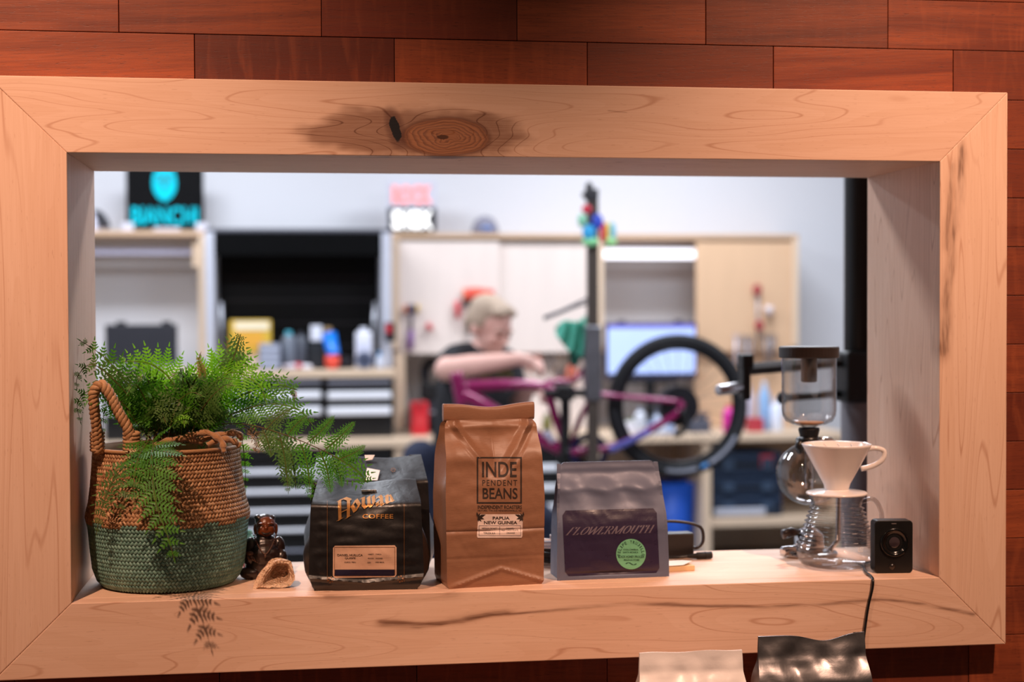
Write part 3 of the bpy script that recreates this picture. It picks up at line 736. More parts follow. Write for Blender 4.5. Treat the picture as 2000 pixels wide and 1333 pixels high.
# ------------------------------------------------------------------ pouches standing in front, under the frame
ctz = FL-.20
struct(MB().box((-2.6, -.30, ctz-.04), (1.0, PY-.002, ctz)).build('trim_1', mat('#6b4630', .5, name='brown_shelf'), bevel=.003))
def front_pouch(label, m, quad, Y, seed, sag):
    a = at(*quad[0], Y); b_ = at(*quad[1], Y); cc = (a+b_)/2; wd_ = (b_-a).length; root = thing('coffee_pouch', label, 'coffee bag', (cc.x, Y, ctz), 0., None)
    H_ = cc.z-ctz
    Wf = lambda t: lerp([(0, wd_/2+.006), (.3, wd_/2+.009), (.7, wd_/2+.006), (.86, wd_/2+.001), (1, wd_/2)], t)
    Df = lambda t: smooth_lerp([(0, .04), (.4, .042), (.72, .022), (.9, .004), (1, .0015)], t)
    def bl(u, t):
        s = .004*math.sin(PI*u)*math.sin(PI*t)
        s += .008*max(0, 1-abs(u-.5-.15*math.sin(seed+t*6))/.16)*max(0, 1-abs(t-.80)/.22)*(-1) + .003*math.sin(u*19+seed)*max(0, 1-abs(t-.86)/.10)
        s -= .0025*max(0, 1-abs(t-.865)/.008)
        return s
    o, fr = bag(root, 'body', H_, Wf, Df, lambda t: .001+.018*t, bl, m, nt=70, nf=50, wr=.0028, ws=20., seed=seed, ztop=lambda u, t: (t**14)*sag(u))
    return root
front_pouch('plain glossy white pouch propped below the wooden frame', M_whitep, ((1249, 1275), (1449, 1271)), -.15, 3.3, lambda u: .001*math.sin(u*12))
front_pouch('plain silver foil pouch with dipping top edge below the frame', M_silver, ((1481, 1241), (1688, 1240)), -.15, 5.9, lambda u: -.011*math.exp(-((u-.62)/.2)**2)+.002*u)
# ------------------------------------------------------------------ woven basket
yb = .165; xr = at(487, 1000, yb).x; RB = (xr-XL)/2-.001; xb = XL+RB+.0015
bl_ = Vector((xb, yb, SILL))
basket = thing('woven_basket', 'two-tone seagrass belly basket, straw upper half and green painted lower half', 'basket', bl_)
HB = .232
bprof = [(0., .80), (.010, .87), (.03, .925), (.06, .95), (.10, .972), (.116, 1.0), (.124, .992), (.142, .955), (.17, .925), (.20, .902), (.232, .888)]
def br(h): return RB*smooth_lerp(bprof, h) if 0 else RB*lerp(bprof, h)
def wob(th, h):                                # slight slump of the soft weave
    return 1 + .012*math.sin(2*th+.6)*(h/HB) + .008*math.sin(3*th+h*20)
HCOL = .112
def rimdrop(th): return -.012*math.sin(th)*-1 if 0 else .010*math.sin(th+PI/2+.3)*.0
mb = MB(); mb.lathe([(.001, .004)] + [(br(h)-.004, max(.004, h)) for h in (0., .01, .03, .06, .1, .116, .124, .142, .17, .2, .232)] + [(br(HB)-.009, HB), (br(.2)-.012, .19), (br(.13)-.02, .16), (.001, .16)], 64)
mb.build('liner', mat('#8a6442', .9, name='basket_inner'), basket, smooth=True, world=False)
def straw(name, stops, spec, rough):
    g = G(name); r = g.island(); n1 = g.noise(g.coord(), 420., 3.); n2 = g.noise(g.coord(), 16., 2.)
    c = g.ramp(g.m('FRACT', r*7.7)*.75+n2*.25, stops)
    c = g.mix(g.ss(n1, .4, .8)*.35, c, tuple(v*.55 for v in stops[0][1][:3])+(1,))
    g.bump(n1, .4, .0006); return g.set(Base_Color=c, Roughness=rough, Specular_IOR_Level=spec)
M_straw = straw('natural_straw', [(0., lin((138, 98, 66))), (.4, lin((168, 124, 86))), (.75, lin((192, 148, 108))), (1., lin((212, 174, 136)))], .35, .55)
M_grn = straw('green_painted_straw', [(0., lin((86, 120, 110))), (.5, lin((110, 148, 134))), (1., lin((132, 168, 154)))], .4, .5)
cs = .0047; per = 2*PI*RB*.95; NC = int(round(per/(cs*math.sqrt(2))/2))*2
cu_, cl_ = MB(), MB()
q = 2*PI/NC                                     # angular diagonal of one cell
dz = cs*math.sqrt(2)
def wv(a, b):                                   # lattice (a,b) -> angle, height ; 45 degree lattice
    return (a-b)*q/2, (a+b)*dz/2
def wpt(a, b, lift):
    th, h = wv(a, b); h = max(.0008, min(HB, h)); r = br(h)*wob(th, h)+lift
    return (r*math.cos(th), r*math.sin(th), h)
def pillow(m, a0, b0, a1, b1):
    k = .025; a0 += k; b0 += k; a1 -= k; b1 -= k; ma, mb_ = (a0+a1)/2, (b0+b1)/2
    lo, hi = -.0009, .0012
    vs = [wpt(a0, b0, lo), wpt(a1, b0, lo), wpt(a1, b1, lo), wpt(a0, b1, lo)]
    if a1-a0 > b1-b0:
        vs += [wpt(a0+.5, b0+.08, hi*.85), wpt(a1-.5, b0+.08, hi*.85), wpt(a1-.5, b1-.08, hi*.85), wpt(a0+.5, b1-.08, hi*.85), wpt(a0+.5, mb_, hi), wpt(a1-.5, mb_, hi)]
        fs = [(0, 1, 5, 4), (2, 3, 7, 6), (4, 5, 9, 8), (8, 9, 6, 7), (0, 4, 8, 7, 3), (1, 2, 6, 9, 5)]
    else:
        vs += [wpt(a0+.08, b0+.5, hi*.85), wpt(a1-.08, b0+.5, hi*.85), wpt(a1-.08, b1-.5, hi*.85), wpt(a0+.08, b1-.5, hi*.85), wpt(ma, b0+.5, hi), wpt(ma, b1-.5, hi)]
        fs = [(1, 2, 6, 5), (3, 0, 4, 7), (5, 6, 9, 8), (8, 9, 7, 4), (0, 1, 5, 8, 4), (2, 3, 7, 9, 6)]
    m.add(vs, fs)
NH = int(HB/dz)+2
for sidx in range(-1, NH*2+2):                  # s = a+b, d = a-b
    for d_ in range(0, NC*2):
        if (sidx+d_) % 2: continue
        a = (sidx+d_)//2; b_ = (sidx-d_)//2
        h = (a+b_+1)*dz/2
        if h < .0 or h > HB+.002: continue
        ph = (a + b_) % 4                       # 2/2 twill laid as level braids
        col = cl_ if h < HCOL-.003+.0025*math.sin(d_*.31) else cu_
        if ph == 0: pillow(col, a, b_, a+2, b_+1)
        elif ph == 2: pillow(col, a, b_, a+1, b_+2)
cu_.build('straw_weave', M_straw, basket, smooth=True, world=False, kind='stuff')
cl_.build('green_weave', M_grn, basket, smooth=True, world=False, kind='stuff')
mb = MB(); rp = [(br(HB)*wob(t, HB)*math.cos(t), br(HB)*wob(t, HB)*math.sin(t), HB) for t in [2*PI*i/72 for i in range(72)]]
mb.tube(rp, .0034, 6, closed=True); mb.build('rim', M_straw, basket, smooth=True, world=False)
def rope(pts, r, strands=3, twist=42., m=None, name='handle'):
    P = catmull(pts, 10); mb = MB(); L_ = 0; acc = [0]
    for a, b in zip(P, P[1:]): acc.append(acc[-1]+(b-a).length)
    for s_ in range(strands):
        q_ = []
        for i, p in enumerate(P):
            t = (P[min(i+1, len(P)-1)]-P[max(i-1, 0)]).normalized(); n_ = Vector((0, 1, 0)); n_ = (n_-t*n_.dot(t)).normalized(); b2 = t.cross(n_)
            a = acc[i]*twist*2*PI+2*PI*s_/strands; q_.append(p+(n_*math.cos(a)+b2*math.sin(a))*r*.52)
        mb.tube(q_, r*.60, 7)
    return mb
hp = [(192, 885, .085), (189, 840, .075), (184, 795, .062), (184, 767, .056), (197, 752, .052), (213, 768, .052), (233, 808, .054), (250, 838, .056), (257, 872, .060)]
mb = rope([at(*p) for p in hp], .0085); mb.build('handle', M_straw, basket, smooth=True)
p = at(257, 862, .064); mb = MB()
for k in range(5): mb.tube([p+Vector((.0115*math.cos(t), .0115*math.sin(t), .003*k*2-.012+.001*math.sin(t))) for t in [2*PI*i/14 for i in range(14)]], .0034, 6, closed=True)
mb.build('handle_binding', M_straw, basket, smooth=True); mb = MB(); p = at(190, 860, .088)
for k in range(6): mb.tube([p+Vector((.0095*math.cos(t), .0095*math.sin(t), .0055*k-.016)) for t in [2*PI*i/14 for i in range(14)]], .0032, 6, closed=True)
mb.build('handle_binding', M_straw, basket, smooth=True)

# ------------------------------------------------------------------ fern
fern = thing('potted_fern', 'lush green fern with feathery fronds spilling over a woven basket', 'plant', (xb, yb, SILL+.16))
def leafmat(name, c0, c1, tr=.35):
    g = G(name); r = g.island(); n2 = g.noise(g.coord(), 25., 2.)
    c = g.mix(g.m('FRACT', r*5.3)*.6+n2*.4, lin(c0), lin(c1)); g.set(Base_Color=c, Roughness=.45, Specular_IOR_Level=.35)
    tl = g.n('BsdfTranslucent'); g.put(tl.inputs[0], c); mx = g.n('MixShader'); mx.inputs[0].default_value = tr
    out = g.t.nodes['Material Output']; g.t.links.new(g.b.outputs[0], mx.inputs[1]); g.t.links.new(tl.outputs[0], mx.inputs[2]); g.t.links.new(mx.outputs[0], out.inputs[0]); return g.mat
M_fern = [leafmat('fern_green', (52, 108, 24), (92, 158, 44)), leafmat('fern_bright', (92, 170, 26), (140, 206, 48), .45), leafmat('fern_dull', (62, 100, 42), (104, 136, 66)), leafmat('fern_pale_under', (90, 112, 70), (130, 140, 92))]
M_dead = leafmat('withered_frond', (120, 84, 48), (176, 130, 84), .2)
M_stem = mat('#5a4a22', .6, name='fern_stem')
def frond(path, width, nrm, m=0, pairs=15, bare=.25, droop=.5, name='frond', tip=.9, fine=1., curl=0., seed=None, stem=.0011):
    rnd = random.Random(seed if seed is not None else int(width*1e6)+len(path))
    P = catmull(path, 8); n = len(P); mb = MB(); mb.cm = 1
    acc = [0.]
    for a, b in zip(P, P[1:]): acc.append(acc[-1]+(b-a).length)
    Lt = acc[-1]
    mb.tube(P[::2] if n % 2 else P[::2]+[P[-1]], [stem*(1-.7*i/(len(P[::2])+1)) for i in range(len(P[::2] if n % 2 else P[::2]+[P[-1]]))], 5)
    mb.cm = 0
    def pt(s):
        d = s*Lt
        for i in range(n-1):
            if acc[i+1] >= d or i == n-2:
                f = (d-acc[i])/max(1e-9, acc[i+1]-acc[i]); return P[i].lerp(P[i+1], f), (P[min(i+2, n-1)]-P[max(i-1, 0)]).normalized()
    N0 = Vector(nrm); pairs = max(5, int(pairs*.72)); gapp = Lt*(1-bare)/pairs
    def pinnule(p, d, nn, l, wd_):
        sd = nn.cross(d).normalized()
        k = [(0, .06), (.15, .50), (.27, .22), (.40, .46), (.52, .17), (.63, .34), (.75, .11), (.84, .2), (1, 0)]
        lv = [p+d*(l*t)+sd*(wd_*w_)+nn*(.10*wd_*(w_*2)) for t, w_ in k[1:-1]]; rv = [p+d*(l*t)-sd*(wd_*w_)+nn*(.10*wd_*(w_*2)) for t, w_ in k[1:-1]]
        vs = [p]+lv+[p+d*l]+rv[::-1]
        mids = p+d*(l*.45)
        mb.add(vs+[mids], [(i, (i+1) % len(vs), len(vs)) for i in range(len(vs))])
    for i in range(pairs):
        s = bare + (1-bare)*((i+.3)/pairs)**.92
        q = (s-bare)/(1-bare)
        prof = (1-q)**tip*(.72+.28*min(1, q*5)) + .03
        for sg in (-1, 1):
            p, t = pt(min(.999, s+ (.008 if sg > 0 else 0))); nn = (N0-t*N0.dot(t)).normalized(); sd = nn.cross(t)*sg
            l = width*prof*rnd.uniform(.88, 1.1)
            d = (sd*.86+t*.52).normalized(); dw = Vector((0, 0, -1))
            npn = max(3, int(l/(.0056*fine))); seg = l/npn; pp = p.copy(); dd = d.copy()
            for j in range(npn):
                dd = (dd + dw*droop*seg*9 + nn*curl*seg*10).normalized(); nn2 = (nn-dd*nn.dot(dd)).normalized()
                pn = pp+dd*seg; f = 1-j/npn
                ll = min(.40*l*f**.85+.0028, gapp*1.15); ll *= rnd.uniform(.85, 1.12)
                for s2 in (-1, 1):
                    d2 = (nn2.cross(dd)*s2*.80+dd*.6).normalized()
                    pinnule(pp, d2, nn2, ll, seg*.92)
                pp = pn
            pinnule(pp, dd, nn, seg*1.6, seg*.6)
    p, t = pt(.985); pinnule(p, t, (N0-t*N0.dot(t)).normalized(), width*.10+.003, width*.03+.001)
    return mb.build(name, [m if not isinstance(m, int) else M_fern[m], M_stem], fern)
A_ = lambda *pts: [at(*p) for p in pts]
# fronds placed after the photograph; each point: pixel and its depth behind the frame's face
cro = (330, 868, .16)
F_ = frond
F_(A_((292, 858, .07), (300, 866, .01), (296, 905, -.05), (305, 985, -.085), (328, 1050, -.105), (341, 1095, -.11)), .064, (-.1, -1, .25), 0, 18, .12, .25, seed=1, tip=.70)
F_(A_((292, 860, .07), (282, 880, .010), (264, 910, -.04), (246, 960, -.075), (235, 1005, -.085)), .044, (-.3, -1, .1), 2, 12, .15, .3, seed=2)
F_(A_((292, 858, .07), (286, 868, .02), (272, 890, -.03), (262, 935, -.07), (262, 985, -.09)), .042, (.0, -1, .2), 0, 12, .1, .25, seed=3)
F_(A_((285, 862, .08), (250, 900, .03), (215, 950, .025), (195, 1010, .02), (188, 1045, .02)), .030, (-.2, -1, .2), 2, 12, .35, .2, seed=31, fine=1.2)
# long arching frond to the right
F_(A_((345, 862, .15), (400, 836, .12), (470, 828, .09), (545, 846, .07), (630, 880, .055), (690, 915, .05), (716, 942, .05)), .030, (0, -.9, .4), 0, 9, .80, .4, seed=4, tip=.40, fine=1.0, stem=.0013)
for k, (w_, m_, pts) in enumerate(((.026, 2, ((512, 838, .075), (522, 860, .07), (530, 890, .068))), (.030, 2, ((545, 846, .07), (556, 895, .066), (563, 962, .064))), (.030, 0, ((585, 860, .064), (600, 908, .06), (607, 974, .058))),
                              (.026, 0, ((622, 877, .057), (638, 915, .055), (646, 962, .054))), (.022, 0, ((648, 890, .054), (662, 922, .052), (668, 950, .052))), (.022, 0, ((600, 866, .06), (628, 842, .06), (652, 814, .062))), (.024, 0, ((632, 881, .056), (662, 856, .056), (692, 826, .058))),
                              (.020, 0, ((660, 899, .052), (690, 886, .052), (712, 872, .053))), (.022, 0, ((560, 852, .067), (580, 828, .068), (600, 812, .07))), (.022, 2, ((520, 840, .074), (540, 818, .076), (566, 800, .078))))):
    F_(A_(*pts), w_*.66, (0, -1, .2), m_, 14, .06, .3, seed=500+k, tip=.6, fine=.95, stem=.0007)
F_(A_((360, 860, .16), (430, 840, .14), (500, 842, .12), (555, 868, .11), (572, 905, .11), (578, 955, .11)), .034, (0, -1, .1), 2, 13, .55, .4, seed=5, tip=.5)
F_(A_((370, 858, .16), (440, 815, .13), (520, 790, .11), (580, 800, .10), (610, 830, .10)), .050, (0, -.7, .7), 0, 13, .35, 1.0, seed=6, tip=.6)
F_(A_((370, 858, .16), (430, 800, .14), (490, 765, .13), (540, 752, .12), (578, 762, .12)), .042, (0, -.85, .5), 0, 14, .40, .2, seed=7, tip=.45)
# upright
F_(A_((395, 868, .15), (412, 805, .14), (436, 750, .13), (456, 700, .125), (470, 655, .12)), .030, (-.3, -1, .0), 2, 10, .62, .1, seed=8, tip=.5)
# bright broad frond at right centre
F_(A_((370, 862, .18), (388, 800, .15), (420, 745, .13), (462, 728, .11), (505, 752, .10), (520, 785, .10)), .072, (-.05, -.85, .55), 1, 15, .22, .35, seed=9, tip=.7)
F_(A_((375, 862, .18), (395, 790, .16), (412, 735, .15), (450, 702, .145), (500, 720, .14)), .055, (-.1, -.9, .4), 1, 14, .3, .3, seed=91, tip=.7)
# left centre
F_(A_((345, 866, .18), (350, 800, .16), (335, 745, .15), (295, 712, .14), (245, 706, .13), (234, 712, .13)), .070, (.1, -.95, .35), 1, 16, .22, .25, seed=10, tip=.8)
F_(A_((335, 866, .17), (325, 820, .13), (300, 780, .11), (262, 765, .10), (225, 785, .09)), .060, (.1, -.85, .5), 0, 14, .2, .5, seed=11)
# left, against the jamb
F_(A_((310, 866, .17), (280, 800, .13), (245, 745, .10), (200, 695, .09), (154, 664, .085)), .048, (.2, -.95, .3), 0, 15, .25, .35, seed=12, tip=.75)
F_(A_((310, 866, .17), (270, 800, .11), (225, 745, .08), (180, 712, .07), (152, 735, .068), (150, 762, .068)), .034, (.1, -.95, .3), 2, 14, .35, .5, seed=13)
F_(A_((300, 866, .15), (260, 810, .10), (215, 770, .07), (172, 765, .06), (151, 790, .06), (158, 828, .06)), .030, (.1, -.9, .4), 0, 13, .4, .6, seed=14)
F_(A_((300, 866, .15), (262, 820, .10), (235, 790, .09), (206, 800, .08), (200, 850, .08)), .026, (.1, -.95, .3), 0, 11, .35, .5, seed=15)
# filling
rn = random.Random(5)
for k in range(30):
    x0 = rn.uniform(270, 430); a = rn.uniform(-1, 1); y0 = rn.uniform(.08, .24)
    tx = x0 + a*rn.uniform(40, 95); ty = rn.uniform(725, 815); t2 = tx + a*rn.uniform(18, 45); yy = y0 - rn.uniform(-.03, .09)
    F_(A_((x0, 866, y0), ((x0+tx)/2-a*6, (866+ty)/2-12, y0), (tx, ty, yy), (max(205, min(530, t2)), ty+rn.uniform(-8, 30), yy-.01)), rn.uniform(.038, .060), (a*.25, -.85, rn.uniform(.2, .7)), rn.choice((0, 0, 2, 2, 1)), rn.randint(11, 14), .22, rn.uniform(.2, .7), seed=100+k)
for k in range(10):                             # low ones over the back and right rim
    x0 = rn.uniform(300, 440); tx = x0+rn.uniform(-60, 90); F_(A_((x0, 866, .18), ((x0+tx)/2, 825, .16), (tx, rn.uniform(810, 850), .12), (tx+rn.uniform(-15, 30), rn.uniform(850, 885), .11)), rn.uniform(.03, .045), (0, -.9, .5), rn.choice((0, 2)), 11, .25, .6, seed=200+k)
F_(A_((440, 868, .2), (468, 850, .17), (478, 900, .165), (480, 960, .165)), .016, (0, -1, .1), 1, 10, .3, .2, seed=301)
# withered fronds
F_(A_((398, 745, .14), (394, 722, .14), (388, 704, .14), (392, 690, .138)), .011, (0, -1, .1), M_dead, 9, .1, .2, name='withered_frond', seed=401)
F_(A_((470, 830, .12), (490, 842, .115), (505, 862, .11), (498, 880, .11), (512, 882, .11)), .012, (0, -1, .2), M_dead, 9, .2, .6, name='withered_frond', seed=402)
F_(A_((566, 765, .12), (575, 770, .12), (574, 785, .12)), .006, (0, -1, .1), M_dead, 5, .1, .2, name='withered_frond', seed=403)
F_(A_((290, 872, .05), (270, 885, .028), (258, 905, .016), (256, 935, .012)), .018, (0, -1, .2), leafmat('bleached_frond', (200, 178, 130), (226, 208, 165), .2), 9, .2, .4, name='withered_frond', seed=404)
mb = MB()
g_ = G('potting_moss'); gn = g_.noise(g_.coord(), 90., 5., .7); g_.bump(gn, .9, .01); M_soil = g_.set(Base_Color=g_.mix(gn, lin((40, 28, 18)), lin((96, 70, 46))), Roughness=.95)
mb.grid(lambda u, v: (xb+(RB*.84)*v*math.cos(2*PI*u), yb+(RB*.84)*v*math.sin(2*PI*u), SILL+.212+.008*nz(v*math.cos(2*PI*u), v*math.sin(2*PI*u), 2, 4)-.004*v), 48, 12); mb.build('soil', M_soil, fern, smooth=True)
M_rhz = mat('#a4754e', .95, name='furry_rhizome', var=.3, scale=200., bump=.8, sheen=.6)
for k, pts in enumerate((((330, 868, .09), (370, 852, .08), (405, 846, .075), (432, 862, .066), (438, 884, .06)), ((385, 862, .10), (430, 850, .09), (462, 846, .10), (472, 858, .11)), ((300, 872, .075), (335, 860, .07), (365, 858, .08), (395, 866, .09)), ((405, 870, .075), (430, 858, .08), (455, 862, .085), (468, 870, .09)), ((300, 858, .12), (340, 850, .12), (380, 850, .13)))):
    P = catmull(A_(*pts), 6); mb = MB(); mb.tube(P, [.0052+.0012*math.sin(i*1.3+k) for i in range(len(P))], 8); mb.build('rhizome', M_rhz, fern, smooth=True)

# ------------------------------------------------------------------ figurine and geode
def remesh(o, vox, sm=2, fac=.5):
    r = o.modifiers.new('remesh', 'REMESH'); r.mode = 'VOXEL'; r.voxel_size = vox; r.use_smooth_shade = True
    if sm: q_ = o.modifiers.new('smooth', 'SMOOTH'); q_.iterations = sm; q_.factor = fac
    return o
bq = atz(517, 1133, SILL)
fig = thing('figurine', 'small dark seated laughing monk figurine wearing a bead necklace', 'figurine', bq + Vector((0, .028, 0)), .05)
u_ = sc_at(517, 1080, bq.y+.03)
M_res = mat('#2b1a15', .32, name='dark_resin', var=.25, scale=60., spec=.6, coat=.3); M_face = mat('#6b3212', .30, name='amber_resin', var=.3, scale=70., coat=.4)
mb = MB(); U = u_
mb.ell((0, 0, 26*U), (40*U, 30*U, 30*U)); mb.ell((0, -6*U, 44*U), (33*U, 27*U, 28*U)); mb.ell((0, 2*U, 66*U), (30*U, 21*U, 18*U))
mb.ell((-27*U, 0, 58*U), (13*U, 14*U, 22*U)); mb.ell((27*U, 0, 58*U), (13*U, 14*U, 22*U))
mb.ell((-31*U, -8*U, 40*U), (12*U, 15*U, 16*U)); mb.ell((32*U, -8*U, 38*U), (12*U, 16*U, 18*U))
mb.ell((-30*U, -16*U, 12*U), (20*U, 18*U, 13*U)); mb.ell((32*U, -14*U, 12*U), (20*U, 18*U, 13*U)); mb.ell((0, 0, 80*U), (14*U, 12*U, 12*U))
mb.cbox((0, -2*U, 6*U), (76*U, 52*U, 12*U))
remesh(mb.build('body', M_res, fig, world=False), .0011)
mb = MB()
for k in range(4): mb.tube([((-30+k*4.2)*U, -18*U, (50-k*1.5)*U), ((-27+k*4.2)*U, -25*U, (44-k*2)*U), ((-23+k*4.0)*U, -26*U, (36-k*2)*U)], [2.4*U, 2.3*U, 1.7*U], 8)
mb.tube([(-34*U, -18*U, 46*U), (-33*U, -24*U, 41*U), (-29*U, -26*U, 38*U)], [2.3*U, 2.2*U, 1.6*U], 8); mb.ell((-27*U, -18*U, 50*U), (11*U, 6*U, 5*U))
mb.build('hand', mat('#5a3626', .35, coat=.3), fig, smooth=True, world=False)
mb = MB(); hz = 101
mb.ell((2*U, -1*U, hz*U), (20*U, 18*U, 21*U)); mb.ell((2*U, -9*U, (hz-8)*U), (18*U, 12*U, 12*U)); mb.ell((2*U, -19*U, (hz-2)*U), (3.6*U, 4*U, 4.5*U))
for sg in (-1, 1):
    mb.ell(((2+sg*9)*U, -14*U, (hz-4)*U), (7*U, 5*U, 6*U)); mb.ell(((2+sg*20)*U, 1*U, (hz-6)*U), (4*U, 4*U, 11*U)); mb.ell(((2+sg*8)*U, -15.5*U, (hz+7)*U), (7*U, 3*U, 1.8*U))
head = mb.build('head', M_face, fig, world=False); remesh(head, .0008, 1)
mb = MB(); mb.ell((1*U, 4*U, (hz+8)*U), (20*U, 17*U, 16*U)); mb.ell((-13*U, 4*U, (hz+17)*U), (8*U, 9*U, 6*U)); mb.ell((12*U, 4*U, (hz+16)*U), (9*U, 9*U, 6*U)); mb.ell((-10*U, 6*U, (hz-8)*U), (10*U, 12*U, 16*U)); remesh(mb.build('hood', M_res, fig, world=False), .0012)
mb = MB()
for sg in (-1, 1): mb.tube([((2+sg*4)*U, -18.2*U, (hz+2)*U), ((2+sg*8)*U, -17.6*U, (hz+3.6)*U), ((2+sg*13)*U, -14.6*U, (hz+1.5)*U)], .8*U, 6)
mb.tube([(-8*U, -17.5*U, (hz-8)*U), (-3*U, -21*U, (hz-12)*U), (2*U, -21.6*U, (hz-13)*U), (7*U, -21*U, (hz-12)*U), (12*U, -17.5*U, (hz-8)*U)], [.6*U, 1.5*U, 2.*U, 1.5*U, .6*U], 6)
mb.build('face_lines', mat('#140a08', .4), head, smooth=True, world=False)
mb = MB()
for k in range(31):
    t = -1+2*k/30; x = 22*U*t; z = (86-36*(1-abs(t)**1.6))*U; y = -(17+13*(1-t*t)**.7)*U-2*U
    mb.ell((x, y, z), (1.7*U,)*3, 8, 6)
mb.ell((0, -33*U, 46*U), (2.6*U, 2.*U, 3.6*U), 8, 6); mb.build('bead_necklace', mat('#5a3a2c', .35, coat=.3), fig, smooth=True, world=False)

gq = atz(535, 1150, SILL)
outl = [(225, 1155), (232, 1100), (250, 1040), (300, 950), (345, 890), (385, 850), (425, 790), (470, 752), (530, 735), (590, 738), (640, 752), (690, 762), (725, 785), (742, 840), (755, 900), (772, 965), (772, 1020), (745, 1060), (715, 1100), (650, 1115), (600, 1124), (540, 1120), (480, 1122), (430, 1142), (360, 1145), (290, 1152)]
geo = thing('geode', 'broken pale geode half with crystal lined hollow in front of the figurine', 'crystal', gq+Vector((0, .012, 0)))
gc = Vector((565, 955, 0)); P2 = [((460+.15*x), (980+.15*y)) for x, y in outl]; gcp = (460+.15*gc.x, 980+.15*gc.y)
def gpt(a, r):
    n_ = len(P2); f = a*n_; i = int(f) % n_; f -= int(f); px = P2[i][0]*(1-f)+P2[(i+1) % n_][0]*f; py = P2[i][1]*(1-f)+P2[(i+1) % n_][1]*f
    px = gcp[0]+(px-gcp[0])*r; py = gcp[1]+(py-gcp[1])*r; lean = (1150-py)*.00026
    p = at(px, py, gq.y+lean); return p
def gfront(a, r):
    p = gpt(a, r); r2 = r*(1+.22*math.sin(a*2*PI+.8)); cav = smooth_lerp([(0, .030), (.35, .026), (.58, .010), (.74, -.001), (.92, -.003), (1., .002)], min(1, r2))
    return p + Vector((0, cav + .0016*nz(p.x, p.z, 1, 180) + .0028*nz(p.x, p.z, 3, 80), 0))
def gcry(name, c0, c1, rough):
    g = G(name); v = g.n('TexVoronoi'); v.inputs['Scale'].default_value = 260.; g.t.links.new(g.coord().k, v.inputs['Vector']); n1 = g.noise(g.coord(), 60., 4.)
    g.bump(S(g, v.outputs['Distance']), 1., .003); return g.set(Base_Color=g.mix(n1, lin(c0), lin(c1)), Roughness=rough, Subsurface_Weight=.15, Subsurface_Radius=(.004, .002, .001))
mb = MB(); mb.grid(lambda u, v: gfront(u, v*.72+.001), 104, 20, flip=True); mb.build('crystal_hollow', gcry('crystal', (150, 114, 86), (216, 180, 150), .22), geo, smooth=False)
mb = MB(); mb.grid(lambda u, v: gfront(u, .70+.30*v), 104, 10, flip=True); mb.build('rim', gcry('crystal_rim', (206, 166, 134), (236, 206, 178), .35), geo, smooth=False)
mb = MB()
def gback(a, r):
    p = gpt(a, math.sin(PI/2*r)) if 0 else gpt(a, r); dpt = .034*math.sqrt(max(0, 1-r*r)); return Vector((p.x, p.y+.002+dpt, max(SILL+.0004, p.z))) + Vector((0, .0014*nz(p.x, p.z, 7, 120), 0))
mb.grid(lambda u, v: gback(u, .001+.999*v), 78, 14); mb.build('rind', gcry('geode_rind', (150, 112, 84), (198, 158, 124), .6), geo, smooth=True)
# trinket at the back of the sill
tq = Vector((at(487, 1060, .30).x, .300, SILL)); tr_ = thing('toy', 'little toy with a teal cap and red body behind the figurine', 'toy', tq)
mb = MB(); mb.lathe([(.001, 0), (.011, 0), (.013, .008), (.011, .022), (.008, .028), (.001, .03)], 20); mb.build('body', mat('#d23a52', .5), tr_, smooth=True, world=False)
mb = MB(); mb.lathe([(.015, .026), (.0165, .034), (.014, .046), (.008, .056), (.001, .060)], 20); mb.ell((0, 0, .062), (.006, .006, .005), 10, 8); mb.build('cap', mat('#8cc9c4', .6), tr_, smooth=True, world=False)
mb = MB(); mb.ell((.013, -.004, .018), (.006, .006, .007), 10, 8); mb.ell((-.012, -.004, .010), (.006, .007, .006), 10, 8); mb.build('hand', mat('#e9dfe6', .6), tr_, smooth=True, world=False)
# ------------------------------------------------------------------ glassware and devices on the right of the sill
def glassmat(name, tint=(.97, .97, .97), k=1.):
    g = G(name)
    nzz = g.noise(g.coord(), 40., 2.); bp = g.n('Bump'); bp.inputs['Strength'].default_value = .25; bp.inputs['Distance'].default_value = .002; g.put(bp.inputs['Height'], nzz)
    lw = g.n('LayerWeight'); lw.inputs[0].default_value = .5
    tb = g.n('BsdfTransparent'); g.put(tb.inputs[0], g.mix(g.m('POWER', S(g, lw.outputs['Facing']), 2.5), tint+(1,), (.50, .47, .47, 1)))
    gl = g.n('BsdfGlossy'); gl.inputs['Roughness'].default_value = .03; g.t.links.new(bp.outputs[0], gl.inputs['Normal'])
    mx = g.n('MixShader'); g.put(mx.inputs[0], (g.m('POWER', S(g, lw.outputs['Facing']), 5.)*.75+.075)*k); g.t.links.new(tb.outputs[0], mx.inputs[1]); g.t.links.new(gl.outputs[0], mx.inputs[2])
    g.t.links.new(mx.outputs[0], g.t.nodes['Material Output'].inputs[0]); return g.mat
M_glass = glassmat('clear_glass')
M_blk = mat('#120e0d', .35, name='black_plastic', var=.15); M_chrome = mat('#c9c6c6', .15, 1., name='chrome', var=.03); M_ceram = mat('#efe6e2', .22, name='white_ceramic', var=.02, coat=.5)
M_cork = mat('#c08a5c', .8, name='filter_cloth', var=.2, scale=120.); M_rub = mat('#0c0a0a', .6, name='black_rubber')
